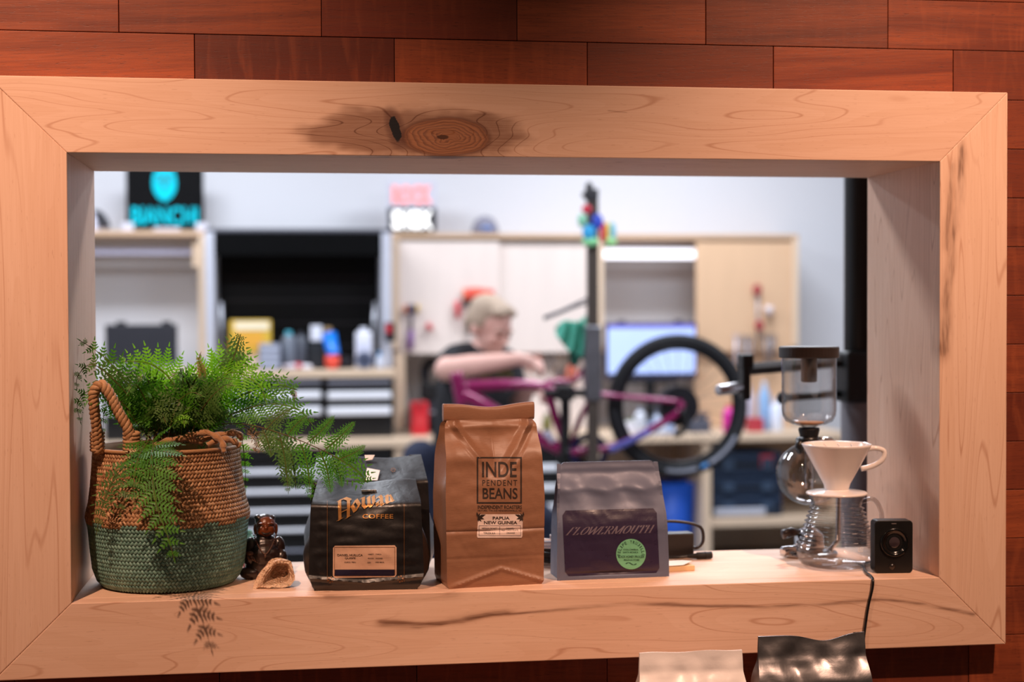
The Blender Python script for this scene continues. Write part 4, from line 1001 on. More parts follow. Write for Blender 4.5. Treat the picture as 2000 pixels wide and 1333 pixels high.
# siphon brewer
ys = .262; s0 = sc_at(1580, 900, ys); X = lambda px: at(px, 900, ys).x; Zs = lambda py: at(1580, py, ys).z - SILL
sx = X(1580)
sip = thing('siphon_brewer', 'glass siphon coffee brewer with black lid and round lower bulb', 'coffee maker', (sx, ys, SILL))
R = lambda px: px*s0
mb = MB()
rt = R(51)
mb.lathe([(rt, Zs(690)), (rt, Zs(800)), (rt*.97, Zs(812)), (rt*.85, Zs(823)), (rt*.6, Zs(829)), (R(15), Zs(833)), (R(9), Zs(838)), (R(8), Zs(870)), (R(8), Zs(955)), (R(6.8), Zs(955)), (R(6.8), Zs(838)), (R(14), Zs(831)), (rt*.58, Zs(826.5)), (rt*.82, Zs(820)), (rt*.94, Zs(810)), (rt*.965, Zs(800)), (rt*.965, Zs(690)), (rt, Zs(690))], 48)
mb.build('upper_chamber', M_glass, sip, smooth=True, world=False)
mb = MB(); mb.lathe([(.001, Zs(677)), (R(54), Zs(677)), (R(56), Zs(679)), (R(56), Zs(697)), (R(55), Zs(699)), (R(52.5), Zs(699)), (R(52.5), Zs(690)), (.001, Zs(690))], 48); mb.lathe([(R(15), Zs(690)), (R(15), Zs(745)), (R(12), Zs(747)), (.001, Zs(747))], 24); mb.build('lid', mat('#231814', .4, name='brown_black_plastic'), sip, world=False)
mb = MB(); mb.lathe([(.001, Zs(824)), (R(27), Zs(824)), (R(28), Zs(826)), (R(22), Zs(829)), (.001, Zs(829))], 32); mb.build('filter', M_cork, sip, smooth=True, world=False)
mb = MB(); mb.lathe([(.001, Zs(836)), (R(19), Zs(836)), (R(20), Zs(840)), (R(17), Zs(852)), (R(15), Zs(866)), (.001, Zs(866))], 32); mb.build('stopper', M_rub, sip, smooth=True, world=False)
mb = MB(); prof = [(R(15), Zs(856))]
for i in range(17):
    a = math.radians(76-i*166/16); prof.append((R(62)*math.cos(a), Zs(926)+R(59)*math.sin(a)))
prof.append((.0012, Zs(985.5)))
mb.lathe(prof + [(max(.001, r-.0016), z+(.0016 if z < Zs(960) else 0)) for r, z in prof[::-1]], 48); mb.build('lower_bulb', M_glass, sip, smooth=True, world=False)
mb = MB(); mb.tube([(R(-2), R(20), Zs(862)), (R(-16), R(10), Zs(861)), (R(-20), -R(6), Zs(866)), (R(-22), -R(12), Zs(876))], R(7), 10); mb.ell((R(-22), -R(12), Zs(872)), (R(9), R(9), R(14)), 12, 8); mb.lathe([(R(15.5), Zs(853)), (R(18), Zs(853)), (R(18), Zs(866)), (R(15.5), Zs(866)), (R(15.5), Zs(853))], 24); mb.build('clamp', M_blk, sip, smooth=True, world=False)
mb = MB(); mb.tube([(R(20), R(8), Zs(860)), (R(50), R(20), Zs(862)), (R(66), R(26), Zs(875)), (R(68), R(26), Zs(960)), (R(66), R(24), Zs(1060)), (R(40), R(12), Zs(1085))], R(5), 10); mb.build('stand', M_chrome, sip, smooth=True, world=False)
mb = MB(); mb.lathe([(.001, 0), (R(52), 0), (R(54), R(3)), (R(52), R(7)), (R(30), R(9)), (.001, R(9))], 40); mb.build('base', M_chrome, sip, smooth=True, world=False)
mb = MB(); mb.lathe([(.001, R(9)), (R(26), R(9)), (R(29), R(14)), (R(27), R(38)), (R(18), R(48)), (R(9), R(52)), (R(8), R(58)), (.001, R(58))], 32); mb.build('burner', M_chrome, sip, smooth=True, world=False)
mb = MB(); mb.tube([(R(-20), -R(8), R(44)), (R(-38), -R(12), R(46)), (R(-56), -R(14), R(42))], [R(5), R(9), R(9)], 12); mb.build('burner_handle', mat('#2a1712', .4, coat=.3), sip, smooth=True, world=False)
mb = MB(); mb.tube([(R(-22), -R(10), R(14)), (R(-60), -R(26), R(12))], [R(8), R(9)], 14); mb.build('burner_knob', M_chrome, sip, smooth=True, bevel=.001, world=False)
# glass server
yv = .135; s1 = sc_at(1634, 1030, yv); R1 = lambda px: px*s1; Zv = lambda py: at(1634, py, yv).z - SILL
vx = at(1634, 1030, yv).x
srv = thing('glass_server', 'clear glass coffee server with wavy sides and looped handle', 'carafe', (vx, yv, SILL))
hS = Zv(966)
pr = [(.001, .0015), (R1(52), .0015), (R1(66), .006), (R1(73), .016), (R1(75), .028), (R1(72), .040)]
nw = 9
for i in range(nw*4+1):
    t = i/(nw*4); z = .040+(hS-.018-.040)*t; r = R1(72)+(R1(46)-R1(72))*t**.9 + R1(3.4)*math.sin(t*nw*2*PI); pr.append((r, z))
pr += [(R1(47), hS-.012), (R1(52), hS-.003), (R1(53), hS)]
mb = MB(); mb.lathe(pr + [(max(.001, r-.0018), z+.0018 if i > len(pr)-8 else z) for i, (r, z) in enumerate(pr[::-1])], 56); mb.build('body', M_glass, srv, smooth=True, world=False)
mb = MB(); mb.tube(catmull([(R1(46), -R1(4), hS-.014), (R1(70), -R1(8), hS-.010), (R1(84), -R1(10), hS-.035), (R1(82), -R1(10), hS-.075), (R1(70), -R1(6), hS-.095)], 6), R1(4.2), 10); mb.build('handle', glassmat('handle_glass', (.86, .84, .84), 1.5), srv, smooth=True, world=False)
mb = MB()
for k, zz in enumerate((.05, .066, .082)): mb.box((R1(8), -R1(69-k*7.5), zz), (R1(16), -R1(68.2-k*7.5), zz+.0006))
v_, f_ = text_geo('02', bold=.0)
mb.add([(R1(14)+u*R1(10), -R1(73.6)+.001*0, .036+v*R1(8)) for u, v in v_], f_); mb.build('markings', mat('#e6dedb', .5), srv, world=False)
# ceramic dripper
yd = yv; hd_ = hS; drp = thing('pour_over_dripper', 'white ceramic pour over cone with loop handle on the glass server', 'coffee dripper', (vx, yd, SILL+hS))
Zd = lambda py: at(1634, py, yd).z - SILL - hS
mb = MB(); mb.lathe([(R1(12), 0), (R1(56), 0), (R1(57), R1(2.5)), (R1(55), R1(5)), (R1(24), R1(8)), (R1(22), R1(10)), (R1(12), R1(10)), (R1(12), 0)], 48); mb.build('plate', M_ceram, drp, smooth=True, bevel=.0008, world=False)
ztop = Zd(868); mb = MB()
rib = [(R1(22), R1(9)), (R1(25), R1(20)), (R1(63), ztop-R1(4)), (R1(65), ztop), (R1(63.5), ztop+R1(1)), (R1(61), ztop-R1(1)), (R1(22), R1(18)), (R1(14), R1(14)), (R1(14), R1(6)), (R1(22), R1(9))]
mb.lathe(rib, 56); mb.build('cone', M_ceram, drp, smooth=True, world=False)
mb = MB()
for k in range(14):
    a0 = 2*PI*k/14
    mb.tube([((R1(20)+(R1(60)-R1(20))*t-.0008)*math.cos(a0+t*1.2), (R1(20)+(R1(60)-R1(20))*t-.0008)*math.sin(a0+t*1.2), R1(17)+(ztop-R1(4)-R1(17))*t) for t in [i/10 for i in range(11)]], .0011, 5)
mb.build('spiral_ribs', M_ceram, drp, smooth=True, world=False)
mb = MB(); mb.tube(catmull([(R1(57), -R1(6), ztop-R1(10)), (R1(72), -R1(10), ztop-R1(8)), (R1(88), -R1(12), ztop-R1(14)), (R1(84), -R1(12), ztop-R1(30)), (R1(66), -R1(8), ztop-R1(42)), (R1(46), -R1(4), ztop-R1(47))], 6), R1(5), 10); mb.build('handle', M_ceram, drp, smooth=True, world=False)
# small black camera with cord
yc = .052; cq = atz(1748, 1121, SILL); cw = sc_at(1748, 1070, yc)
cmr = thing('security_camera', 'small black block camera with round lens at the sill corner', 'camera', (cq.x, cq.y+.016, SILL), -.10)
def rrp(w_, h_, r, n=6): return [(sx_*(w_/2-r)+r*math.cos(a), h_/2+sz_*(h_/2-r)+r*math.sin(a)) for sx_, sz_, a0 in ((1, 1, 0), (-1, 1, 90), (-1, -1, 180), (1, -1, 270)) for a in [math.radians(a0+90*i/n) for i in range(n+1)]]
mb = MB(); mb.prism(rrp(72*cw, 99*cw, 8*cw), -.014, .014); mb.build('body', mat('#0d0b0b', .42, name='matte_black_case', var=.1), cmr, bevel=.0012, world=False, fix=True)
LT = T((1*cw, -.014, 58*cw), 0, PI/2)
mb = MB(); mb.lathe([(26*cw, 0), (27*cw, .003), (25*cw, .0045), (21*cw, .003), (20*cw, .001), (13*cw, -.0005), (10*cw, .0006)], 40, LT); mb.build('lens_ring', mat('#050505', .18, name='gloss_black', coat=.5), cmr, smooth=True, world=False)
mb = MB(); mb.lathe([(10.5*cw, .0004), (7*cw, .0018), (.0005, .0026)], 32, LT); mb.build('lens', mat('#3b3034', .08, name='lens_glass', coat=1.), cmr, smooth=True, world=False)
mb = MB(); mb.lathe([(6*cw, 0), (6*cw, .0012), (.0005, .0022)], 20, T((-3*cw, -.014, 13*cw), 0, PI/2)); mb.build('sensor', mat('#1c1613', .25, coat=.5), cmr, smooth=True, world=False)
mb = MB(); mb.cbox((0, -.0143, 93*cw), (9*cw, .0006, 1.6*cw)); mb.build('brand_mark', mat('#6d6462', .5), cmr, world=False)
cp = [at(1712, 1090, .06), atz(1700, 1098, SILL+.004), atz(1688, 1102, SILL+.0035), atz(1690, 1116, SILL+.0030), atz(1701, 1126, SILL+.0030), at(1705, 1134, -.003), at(1704, 1150, -.005), at(1697, 1180, -.005), at(1692, 1210, -.005), at(1687, 1250, -.006), at(1686, 1275, -.006), at(1684, 1320, .01)]
cp[-1] = Vector((cp[-2].x, .030, cp[-2].z-.03))
mb = MB(); mb.tube(catmull(cp, 8), .0022, 8); mb.build('cord', mat('#0e0c0d', .35, name='black_cable'), cmr, smooth=True)
# power adapter with cable loop, paper pad, spare plug
ya_ = .285; a0 = at(1296, 1080, ya_); s2 = sc_at(1325, 1060, ya_)
ad = thing('power_adapter', 'black power brick with looped cable lying behind the grey pouch', 'power adapter', (at(1322, 1080, ya_).x, ya_, SILL), .05)
mb = MB(); mb.cbox((0, 0, 23*s2+.0), (58*s2, .034, 46*s2)); mb.build('brick', mat('#1d1716', .45, name='adapter_plastic'), ad, bevel=.003, seg=3, world=False)
mb = MB(); mb.tube(catmull([(29*s2, 0, 16*s2), (40*s2, -.004, 16*s2), (50*s2, -.006, 28*s2), (48*s2, -.008, 50*s2), (36*s2, -.008, 60*s2), (10*s2, -.006, 66*s2), (-24*s2, -.004, 68*s2), (-60*s2, .0, 60*s2), (-84*s2, .0, 30*s2), (-86*s2, 0, 6*s2)], 7), .0030, 8); mb.build('cable', mat('#241d1e', .38, name='cable_black'), ad, smooth=True, world=False)
pq = atz(1330, 1117, SILL); pad = thing('note_pad', 'small cream paper pad lying by the grey pouch', 'note pad', (pq.x-.01, pq.y+.028, SILL), .12)
mb = MB(); mb.box((-.055, -.026, 0), (.034, .026, .009)); mb.build('sheets', mat('#e8c79a', .8, name='cream_paper', var=.05), pad, bevel=.0006, world=False)
mb = MB(); mb.add([(-.055, -.026, .0092), (.012, -.027, .0105), (.034, -.012, .014), (.030, .026, .0096), (-.055, .026, .0092), (-.055, -.026, .0098), (.012, -.027, .0112), (.034, -.012, .0148), (.030, .026, .0102), (-.055, .026, .0098)], [(4, 3, 2, 1, 0), (5, 6, 7, 8, 9), (0, 1, 6, 5), (1, 2, 7, 6), (2, 3, 8, 7), (3, 4, 9, 8), (4, 0, 5, 9)]); mb.build('top_sheet', mat('#f0e2d2', .8), pad, world=False)
kq = atz(1372, 1093, SILL); plug = thing('cable_plug', 'black barrel plug on a short cable lying on the sill', 'cable', (kq.x, kq.y, SILL), .10)
mb = MB(); mb.tube([(-.030, 0, .0065), (-.012, 0, .0068), (-.010, 0, .0068), (.018, 0, .0070)], [.0032, .0052, .0066, .0066], 14); mb.tube([(.004, 0, .0069), (.007, 0, .0069)], .0071, 14); mb.build('plug', M_rub, plug, smooth=True, bevel=.0006, world=False)
mb = MB(); mb.tube(catmull([(-.028, 0, .0065), (-.045, .001, .0055), (-.07, .010, .0045), (-.11, .03, .0035)], 6), .0030, 8); mb.build('cable', mat('#16110f', .4), plug, smooth=True, world=False)
# coiled cable between the kraft bag and the grey pouch
cq2 = Vector((at(1072, 1085, .24).x, .235, SILL)); coil = thing('cable_coil', 'coil of black and white cable behind the kraft bag', 'cable', cq2)
for k, col in enumerate(('#151213', '#151213', '#d9d4d8')):
    P = [(.030*math.cos(t)*(1+.04*math.sin(t*3.3)), .026*math.sin(t), .004+.0065*t/(2*PI)*1.2+k*.014+.002*math.sin(t*2+k)) for t in [2*PI*i/18 for i in range(41)]]
    mb = MB(); mb.tube(P, .0036, 7); mb.build('cable', mat(col, .4), coil, smooth=True, world=False)
# ------------------------------------------------------------------ the workshop behind the opening
YC, YB = 5.40, 5.05
def rc(x0, y0, x1, y1, Y):
    a = at(x0, y1, Y); b_ = at(x1, y0, Y); return a.x, a.z, b_.x, b_.z
def pbox(mb, x0, y0, x1, y1, Y, th):
    xa, za_, xb_, zb2 = rc(x0, y0, x1, y1, Y); mb.box((xa, Y, za_), (xb_, Y+th, zb2)); return mb
def ply(name, c, knots=0.):
    g = G(name); x, y, z = g.xyz(g.coord()); n1 = g.noise(g.vec(x*6., y*6., z*.9), 3., 4., .6, .3); n2 = g.noise(g.vec(x*4., y, z*2.), 2.2, 2.)
    c0 = lin(c); col = g.mix(g.ss(n1, .3, .75)*.3, c0, tuple(v*.82 for v in c0[:3])+(1,))
    kn_ = g.ss(g.noise(g.vec(x*7., y, z*3.4), 1.6, 1.), .74, .82)*knots; col = g.mix(kn_, col, lin((196, 140, 96)))
    return g.set(Base_Color=col, Roughness=.5)
M_ply = ply('birch_ply', (226, 200, 172)); M_plyk = ply('knotty_birch', (222, 184, 148), .7); M_plyp = ply('pale_birch', (234, 219, 210)); M_edge = ply('ply_edge', (206, 172, 140))
M_dblk = mat('#0c0c0e', .5, name='black_steel'); M_stl = mat('#9ea0a8', .35, .8, name='brushed_steel'); M_hand = mat('#f2f4fb', .35, .0, name='aluminium_pull', var=.03)
M_led = mat('#f4f4ff', .4, emit=1.5, name='led_tube', var=.0)
BZ = at(1400, 848, YB).z                         # bench top height
bz0 = BZ-.040
# back boards, cabinets
def cabinet(label, x0, x1, y0, y1, nm='wall_cabinet'):
    xa, za_, xb_, zb2 = rc(x0, y0, x1, y1, YC); return thing(nm, label, 'cabinet', ((xa+xb_)/2, YW, za_)), xa, za_, xb_, zb2
cab, xa, z0c, xb2, z1c = cabinet('long birch wall cabinet with sliding doors, tools hung on its doors', 764, 1560, 458, 692)
t_ = .026; DW = YW-.002
MB().box((xa, YC, z1c-t_), (xb2, DW, z1c)).build('top_board', M_edge, cab, bevel=.002)
MB().box((xa, YC+.055, z0c), (xb2, DW, z0c+t_)).build('bottom_board', M_edge, cab, bevel=.002)
for (p0, p1) in ((764, 779), (1167, 1179), (1548, 1560)):
    q0 = at(p0, 560, YC).x; q1 = at(p1, 560, YC).x; MB().box((q0, YC, z0c+t_), (q1, DW, z1c-t_)).build('side_panel', M_ply, cab, bevel=.002)
doors = []
for (p0, p1, m, dy, zz) in ((779.5, 976, M_plyp, .012, 0), (974, 1166.5, M_plyp, .034, 0), (1361, 1547.5, M_plyk, .012, 1)):
    q0 = at(p0, 560, YC).x; q1 = at(p1, 560, YC).x
    doors.append(MB().box((q0, YC+dy, z0c), (q1, YC+dy+.018, z1c-t_-.016)).build('sliding_door', m, cab, bevel=.0015))
MB().box((at(1362, 690, YC).x, YC+.06, BZ+.002), (at(1552, 690, YC).x, YC+.08, z0c-.001)).build('tool_board', M_plyk, cab)
MB().box((at(1012, 690, YC).x, YC+.10, BZ+.002), (at(1166, 690, YC).x, YC+.12, z0c-.001)).build('tool_board', M_plyp, cab)
mb = MB(); pbox(mb, 1181, 486, 1359, 506, YC+.06, .04); mb.build('light_tube', M_led, cab, bevel=.008, seg=3)
lc, xa, z0l, xb3, z1l = cabinet('open birch wall shelf with a light tube under its top', 60, 401, 451, 700, 'wall_shelf')
MB().box((xa, YC, z1l-t_), (xb3, DW, z1l)).build('top_board', M_edge, lc, bevel=.002)
for (p0, p1) in ((60, 72), (388, 401)): MB().box((at(p0, 560, YC).x, YC, z0l), (at(p1, 560, YC).x, DW, z1l-t_)).build('side_panel', M_ply, lc, bevel=.002)
mb = MB(); pbox(mb, 74, 486, 374, 498, YC+.08, .03); mb.build('light_tube', mat('#d4d2ea', .4, name='unlit_tube', var=.0), lc, bevel=.006)
mb = MB(); pbox(mb, 376, 470, 387, 522, YC+.04, .2); mb.build('bracket', M_ply, lc, bevel=.003)
# workbench
xw0 = at(30, 860, YB).x; xw1 = at(1650, 860, YB).x
wb = thing('workbench', 'long birch workbench along the white workshop wall', 'workbench', ((xw0+xw1)/2, YB+.35, 0))
MB().box((xw0, YB, bz0), (xw1, DW, BZ)).build('bench_top', M_ply, wb, bevel=.003)
for p0, p1 in ((770, 792), (1373, 1389), (1636, 1650), (30, 44), (1160, 1174)):
    MB().box((at(p0, 900, YB+.02).x, YB+.02, 0), (at(p1, 900, YB+.02).x, DW-.05, bz0)).build('side_panel', M_ply, wb, bevel=.002)
sz = at(1450, 1012, YB+.03).z
MB().box((at(1389, 900, YB+.02).x, YB+.03, sz-.045), (at(1636, 900, YB+.02).x, DW-.06, sz)).build('shelf', M_ply, wb, bevel=.002)
MB().box((at(1174, 900, YB+.02).x, DW-.10, .02), (at(1636, 900, YB+.02).x, DW-.08, bz0-.01)).build('back_panel', M_ply, wb)
mb = MB(); pbox(mb, 770, 690, 791, 838, YC-.05, .05); tag(mb.build('support_post', M_ply, bevel=.002), 'short birch post between the bench and the wall cabinet', 'post')
# drawer chests
def chest(label, x0, x1, y0, y1, rows, cols, Y, top=None, zfloor=None, m=M_dblk):
    xa, za_, xb_, zb2 = rc(x0, y0, x1, y1, Y)
    if zfloor is not None: za_ = zfloor
    r = thing('drawer_chest', label, 'drawers', ((xa+xb_)/2, Y+.3, za_))
    MB().box((xa, Y+.02, za_), (xb_, DW-.12, zb2)).build('body', m, r, bevel=.002)
    for (c0, c1) in cols:
        for (r0, r1, hy, hh, hm) in rows:
            q = rc(c0, r0, c1, r1, Y); d_ = MB().box((q[0]+.004, Y, q[1]+.003), (q[2]-.004, Y+.019, q[3]-.003)).build('drawer', m, r, bevel=.003)
            q = rc(c0+3, hy-hh, c1-3, hy+hh, Y-.02); MB().box((q[0], Y-.022, q[1]), (q[2], Y+.001, q[3])).build('handle', hm, d_, bevel=.007, seg=3)
    if top:
        q = rc(x0-2, top[0], x1+2, top[1], Y-.02); MB().box((xa-.004, Y-.03, q[1]), (xb_+.004, DW-.1, q[3])).build('top', M_ply, r, bevel=.003)
    return r
Mh2 = mat('#8d8f9c', .4, .6, name='dull_pull')
YD = YB+.10
chest('black bench-top drawer chest with birch top and bright full-width pulls', 204, 768, 742, 840, [(742, 757, 747, 5, Mh2), (758, 788, 773, 8, M_hand), (789, 820, 803.5, 8.5, M_hand)], [(206, 340), (342, 484), (486, 630), (637, 767)], YD, top=(722, 742), zfloor=BZ+.001)
rowsL = [(868, 905, 873, 5, Mh2), (906, 943, 923, 9, M_hand), (944, 982, 962, 9, M_hand), (983, 1020, 1000, 9, M_hand), (1021, 1059, 1038, 9, M_hand), (1060, 1098, 1078, 8, Mh2), (1099, 1140, 1112, 9, M_hand)]
chest('black drawer chest with bright pulls under the bench end nearest the wall shelf', 300, 766, 866, 1150, rowsL, [(300, 765)], YB+.03, zfloor=.0)
chest('black drawer chest with bright pulls under the bench behind the mechanic', 800, 1094, 866, 1150, [(868, 896, 880, 4, M_dblk)] + [(a, b, c-6, d, e) for a, b, c, d, e in rowsL[1:]], [(800, 1093)], YB+.03, zfloor=.0)
# tool hutch on the chest
zt = at(600, 722, YD).z
xa, za_, xb_, zb2 = rc(402, 447, 764, 722, YD+.10)
hu = thing('tool_hutch', 'wide black open-front tool hutch with grey metal sides', 'tool cabinet', ((xa+xb_)/2, YD+.3, zt))
yh = YD+.10
MB().box((xa+.05, DW-.16, zt+.001), (xb_-.05, DW-.13, zb2-.02)).build('back_panel', mat('#08080a', .45, name='black_pegboard', spec=.2), hu)
MB().box((xa, yh, zb2-.022), (xb_, DW-.12, zb2)).build('top', mat('#55565f', .4, .2), hu, bevel=.008, seg=4)
MB().box((xa+.046, yh-.012, zb2-.14), (xb_-.05, yh+.03, zb2-.023)).build('shutter_box', mat('#040405', .85, spec=.1, name='matte_black'), hu, bevel=.01, seg=3)
for sg in (0, 1):
    x0, x1 = ((xa, xa+.046), (xb_-.050, xb_))[sg]
    mb = MB(); mb.add([(x0, yh+.02, zt+.001), (x1, yh+.02, zt+.001), (x1, DW-.12, zt+.001), (x0, DW-.12, zt+.001), (x0, yh-.02, zb2-.022), (x1, yh-.02, zb2-.022), (x1, DW-.12, zb2-.022), (x0, DW-.12, zb2-.022)], [(0, 3, 2, 1), (4, 5, 6, 7), (0, 1, 5, 4), (1, 2, 6, 5), (2, 3, 7, 6), (3, 0, 4, 7)])
    mb.build('side_panel', mat('#c3c6d2', .4, .0, name='grey_powder_coat'), hu, bevel=.004)
for px in (432, 732):
    mb = MB(); q0 = at(px, 590, yh); q1 = at(px-6 if px > 600 else px+2, 712, yh); mb.tube([q0, q1], .009, 8); mb.build('gas_strut', M_stl, hu, smooth=True)
for k in range(4):
    mb = MB(); z = zt+.10+k*.12; mb.box((xa+.08, DW-.168, z), (xb_-.08, DW-.160, z+.012)); mb.build('tool_rail', mat('#17171c', .4), hu)
# ---------------------------------------------------------------- small things on the chest top
def onchest(px0, py0, px1, Y): return at((px0+px1)/2, py0, Y).x
def boxthing(name, label, cat, x0, y0, x1, Y, dpt, col, zbase, parts=(), rz=0., h=None, py1=None, bev=.004, rough=.5, group=None):
    a = at(x0, 700, Y); b_ = at(x1, 700, Y); H_ = (at(x0, y0, Y).z-zbase) if h is None else h
    r = thing(name, label, cat, ((a.x+b_.x)/2, Y+dpt/2, zbase), rz, group); W_ = (b_.x-a.x)
    MB().box((-W_/2, -dpt/2, 0), (W_/2, dpt/2, H_)).build('body', mat(col, rough), r, bevel=bev, world=False)
    for (nm, u0, v0, u1, v1, c_) in parts: MB().box((-W_/2+W_*u0, -dpt/2-.003, H_*v0), (-W_/2+W_*u1, -dpt/2+.002, H_*v1)).build(nm, mat(c_, rough), r, world=False)
    return r, H_
Yt = YD+.06
r, hh = boxthing('cardboard_box', 'brown cardboard box under a yellow box on the drawer chest', 'box', 470, 690, 522, Yt+.05, .14, '#b08d70', zt, [('tape', .42, 0, .58, 1, '#c9ac90')])
r, hh2 = boxthing('parts_box', 'yellow parts box with pale printed lid on the cardboard box', 'box', 449, 626, 530, Yt+.05, .13, '#d9b23c', zt+hh+.0005, [('label', .12, .18, .80, .62, '#e0a43a'), ('label', .12, .70, .95, .95, '#efe3c4')])
r, _ = boxthing('drawer_organiser', 'grey plastic organiser with stacked little drawers', 'organiser', 506, 672, 548, Yt-.07, .10, '#7c8294', zt, [('drawer', .06, .05+.24*k, .94, .24+.24*k, '#aab0c2') for k in range(4)])
r, _ = boxthing('spray_bottle', 'tall white square bottle on the drawer chest beside the grey hutch side', 'bottle', 695, 648, 727, Yt-.04, .07, '#e6e8f4', zt, [('label', .1, .2, .9, .7, '#d2d6ea')], bev=.012)
q = at(711, 640, Yt-.04); mb = MB(); mb.cyl((0, 0, q.z-zt-.025), (0, 0, q.z-zt), .018, 14); mb.build('cap', mat('#dfe2ee', .4), r, world=False)
def lathething(name, label, cat, px, Y, zb, prof, col, cap=None, rough=.4, group=None, n=20):
    r = thing(name, label, cat, (at(px, 700, Y).x, Y, zb), 0, group); mb = MB(); mb.lathe(prof, n, cap0=True, cap1=True); mb.build('body', mat(col, rough), r, smooth=True, world=False, bevel=.002)
    if cap: mb = MB(); mb.lathe(cap[0], n, cap0=True, cap1=True); mb.build('cap', mat(cap[1], rough), r, smooth=True, world=False, bevel=.002)
    return r
# tilted blue cup on a red ball
r = thing('cup', 'bright blue plastic cup leaning over a red bowl on the drawer chest', 'cup', (at(652, 700, Yt).x, Yt-.01, zt+.066), 0)
mb = MB(); mb.lathe([(.030, .0), (.038, .115), (.036, .115), (.028, .004), (.001, .004)], 20, T((0, 0, 0), 0, -.35, -.22)); mb.build('body', mat('#1477e0', .35), r, smooth=True, world=False)
r = thing('bowl', 'small red-orange parts bowl on the drawer chest', 'bowl', (at(649, 700, Yt).x, Yt-.01, zt)); mb = MB(); mb.lathe([(.001, 0), (.022, 0), (.036, .025), (.037, .048), (.032, .066), (.028, .06), (.028, .02), (.001, .01)], 20); mb.build('body', mat('#e8503e', .45), r, smooth=True, world=False)
r, _ = boxthing('phone_stand', 'white card on a dark stand in front of the tool rails', 'card holder', 604, 664, 632, Yt+.02, .05, '#1b2026', zt); mb = MB(); a = rc(607, 636, 629, 665, Yt); mb.box((a[0], Yt+.02, a[1]-.005), (a[2], Yt+.026, a[3])); mb.build('card', mat('#dfe3ef', .5), r)
lathething('spray_can', 'teal labelled grey spray can on the drawer chest', 'can', 564, Yt+.03, zt, [(.001, 0), (.034, 0), (.034, .15), (.026, .165), (.014, .168)], '#6d7480', ([(.016, .166), (.016, .19), (.001, .19)], '#51b4c8'))
lathething('spray_can', 'plain dark grey spray can on the drawer chest', 'can', 588, Yt+.05, zt, [(.001, 0), (.032, 0), (.032, .15), (.024, .163), (.014, .168)], '#4a4e58', ([(.016, .166), (.016, .185), (.001, .185)], '#2d3038'))
r = thing('rag_pile', 'crumpled pile of white and red shop rags on the drawer chest', 'rags', (at(577, 715, Yt).x, Yt-.05, zt))
for k, (c_, ox, s_) in enumerate((('#d9cfd8', -.02, .042), ('#c23b44', .012, .034), ('#e4e0e6', .05, .036), ('#8c6f78', -.03, .03))):
    mb = MB(); mb.grid(lambda u, v: (ox+s_*math.sin(PI*v)*math.cos(2*PI*u)*(1+.3*nz(u*3, v*3, k)), s_*.8*math.sin(PI*v)*math.sin(2*PI*u), max(.001, s_*.5*(1-math.cos(PI*v))*(.6+.2*(k % 2))+.012*nz(u*4, v*4, k))), 18, 9, flip=True); mb.build('rag', mat(c_, .9), r, smooth=True, world=False)
r = thing('sprocket', 'grey toothed sprocket leaning on the white bottle', 'sprocket', (at(712, 715, Yt-.10).x, Yt-.085, zt+.045), 0)
mb = MB(); vs = []; n = 36
for k in range(n*2): rr_ = .046 if k % 2 else .040; a = PI*k/n; vs.append((rr_*math.cos(a), rr_*math.sin(a)))
mb.prism([(x, z) for x, z in vs], -.003, .003); mb.build('teeth', mat('#7f8aa6', .35, .6), r, world=False); mb = MB(); mb.cyl((0, -.006, 0), (0, .006, 0), .018); mb.build('hub', mat('#3a4058', .4, .5), r, world=False)
lathething('bottle', 'little white and blue dropper bottle by the hutch side', 'bottle', 741, Yt-.04, zt, [(.001, 0), (.016, 0), (.017, .05), (.008, .065), (.006, .08)], '#d5dcec', ([(.008, .064), (.008, .085), (.001, .085)], '#4c9ad8'))
r, _ = boxthing('battery_pack', 'black battery charger with red face mounted on the hutch side', 'charger', 752, 630, 773, yh-.060, .05, '#17171c', at(760, 668, yh-.060).z, [('label', .1, .45, .6, .9, '#c5303c')])
r, _ = boxthing('wood_block', 'small tan wooden block among the tools on the chest', 'block', 634, 640, 648, Yt+.075, .03, '#a98a5f', zt)
r, _ = boxthing('tool_tray', 'low dark tray of tools along the back of the chest', 'tray', 548, 700, 690, Yt+.10, .06, '#23232b', zt, [('divider', .1+.15*k, .1, .13+.15*k, 1.25, '#4d4f5c') for k in range(6)])
r, _ = boxthing('carton', 'pale open carton by the fern on the drawer chest', 'box', 482, 700, 506, Yt-.06, .08, '#cdb7a4', zt)
# big dark screen seen from behind, left
ysn = YD+.0; scr = thing('monitor', 'plain black monitor back standing below the open wall shelf', 'monitor', (at(276, 740, ysn).x, ysn+.03, zt), .05)
a = rc(205, 634, 345, 745, ysn); W_ = a[2]-a[0]; b0 = a[1]-zt; b1 = a[3]-zt
MB().box((-W_/2, -.02, max(.03, b0)), (W_/2, .02, b1)).build('shell', mat('#22222a', .6, name='charcoal_plastic'), scr, bevel=.005, world=False)
for u in (.22, .85): MB().box((-W_/2+W_*u-.025, -.015, b1-.001), (-W_/2+W_*u+.025, .015, b1+.016)).build('clip', mat('#16161b', .6), scr, bevel=.006, world=False)
MB().box((-.03, -.01, 0), (.03, .02, .06)).build('neck', M_dblk, scr, world=False); MB().box((-.11, -.08, 0), (.11, .08, .012)).build('foot', M_dblk, scr, bevel=.003, world=False)
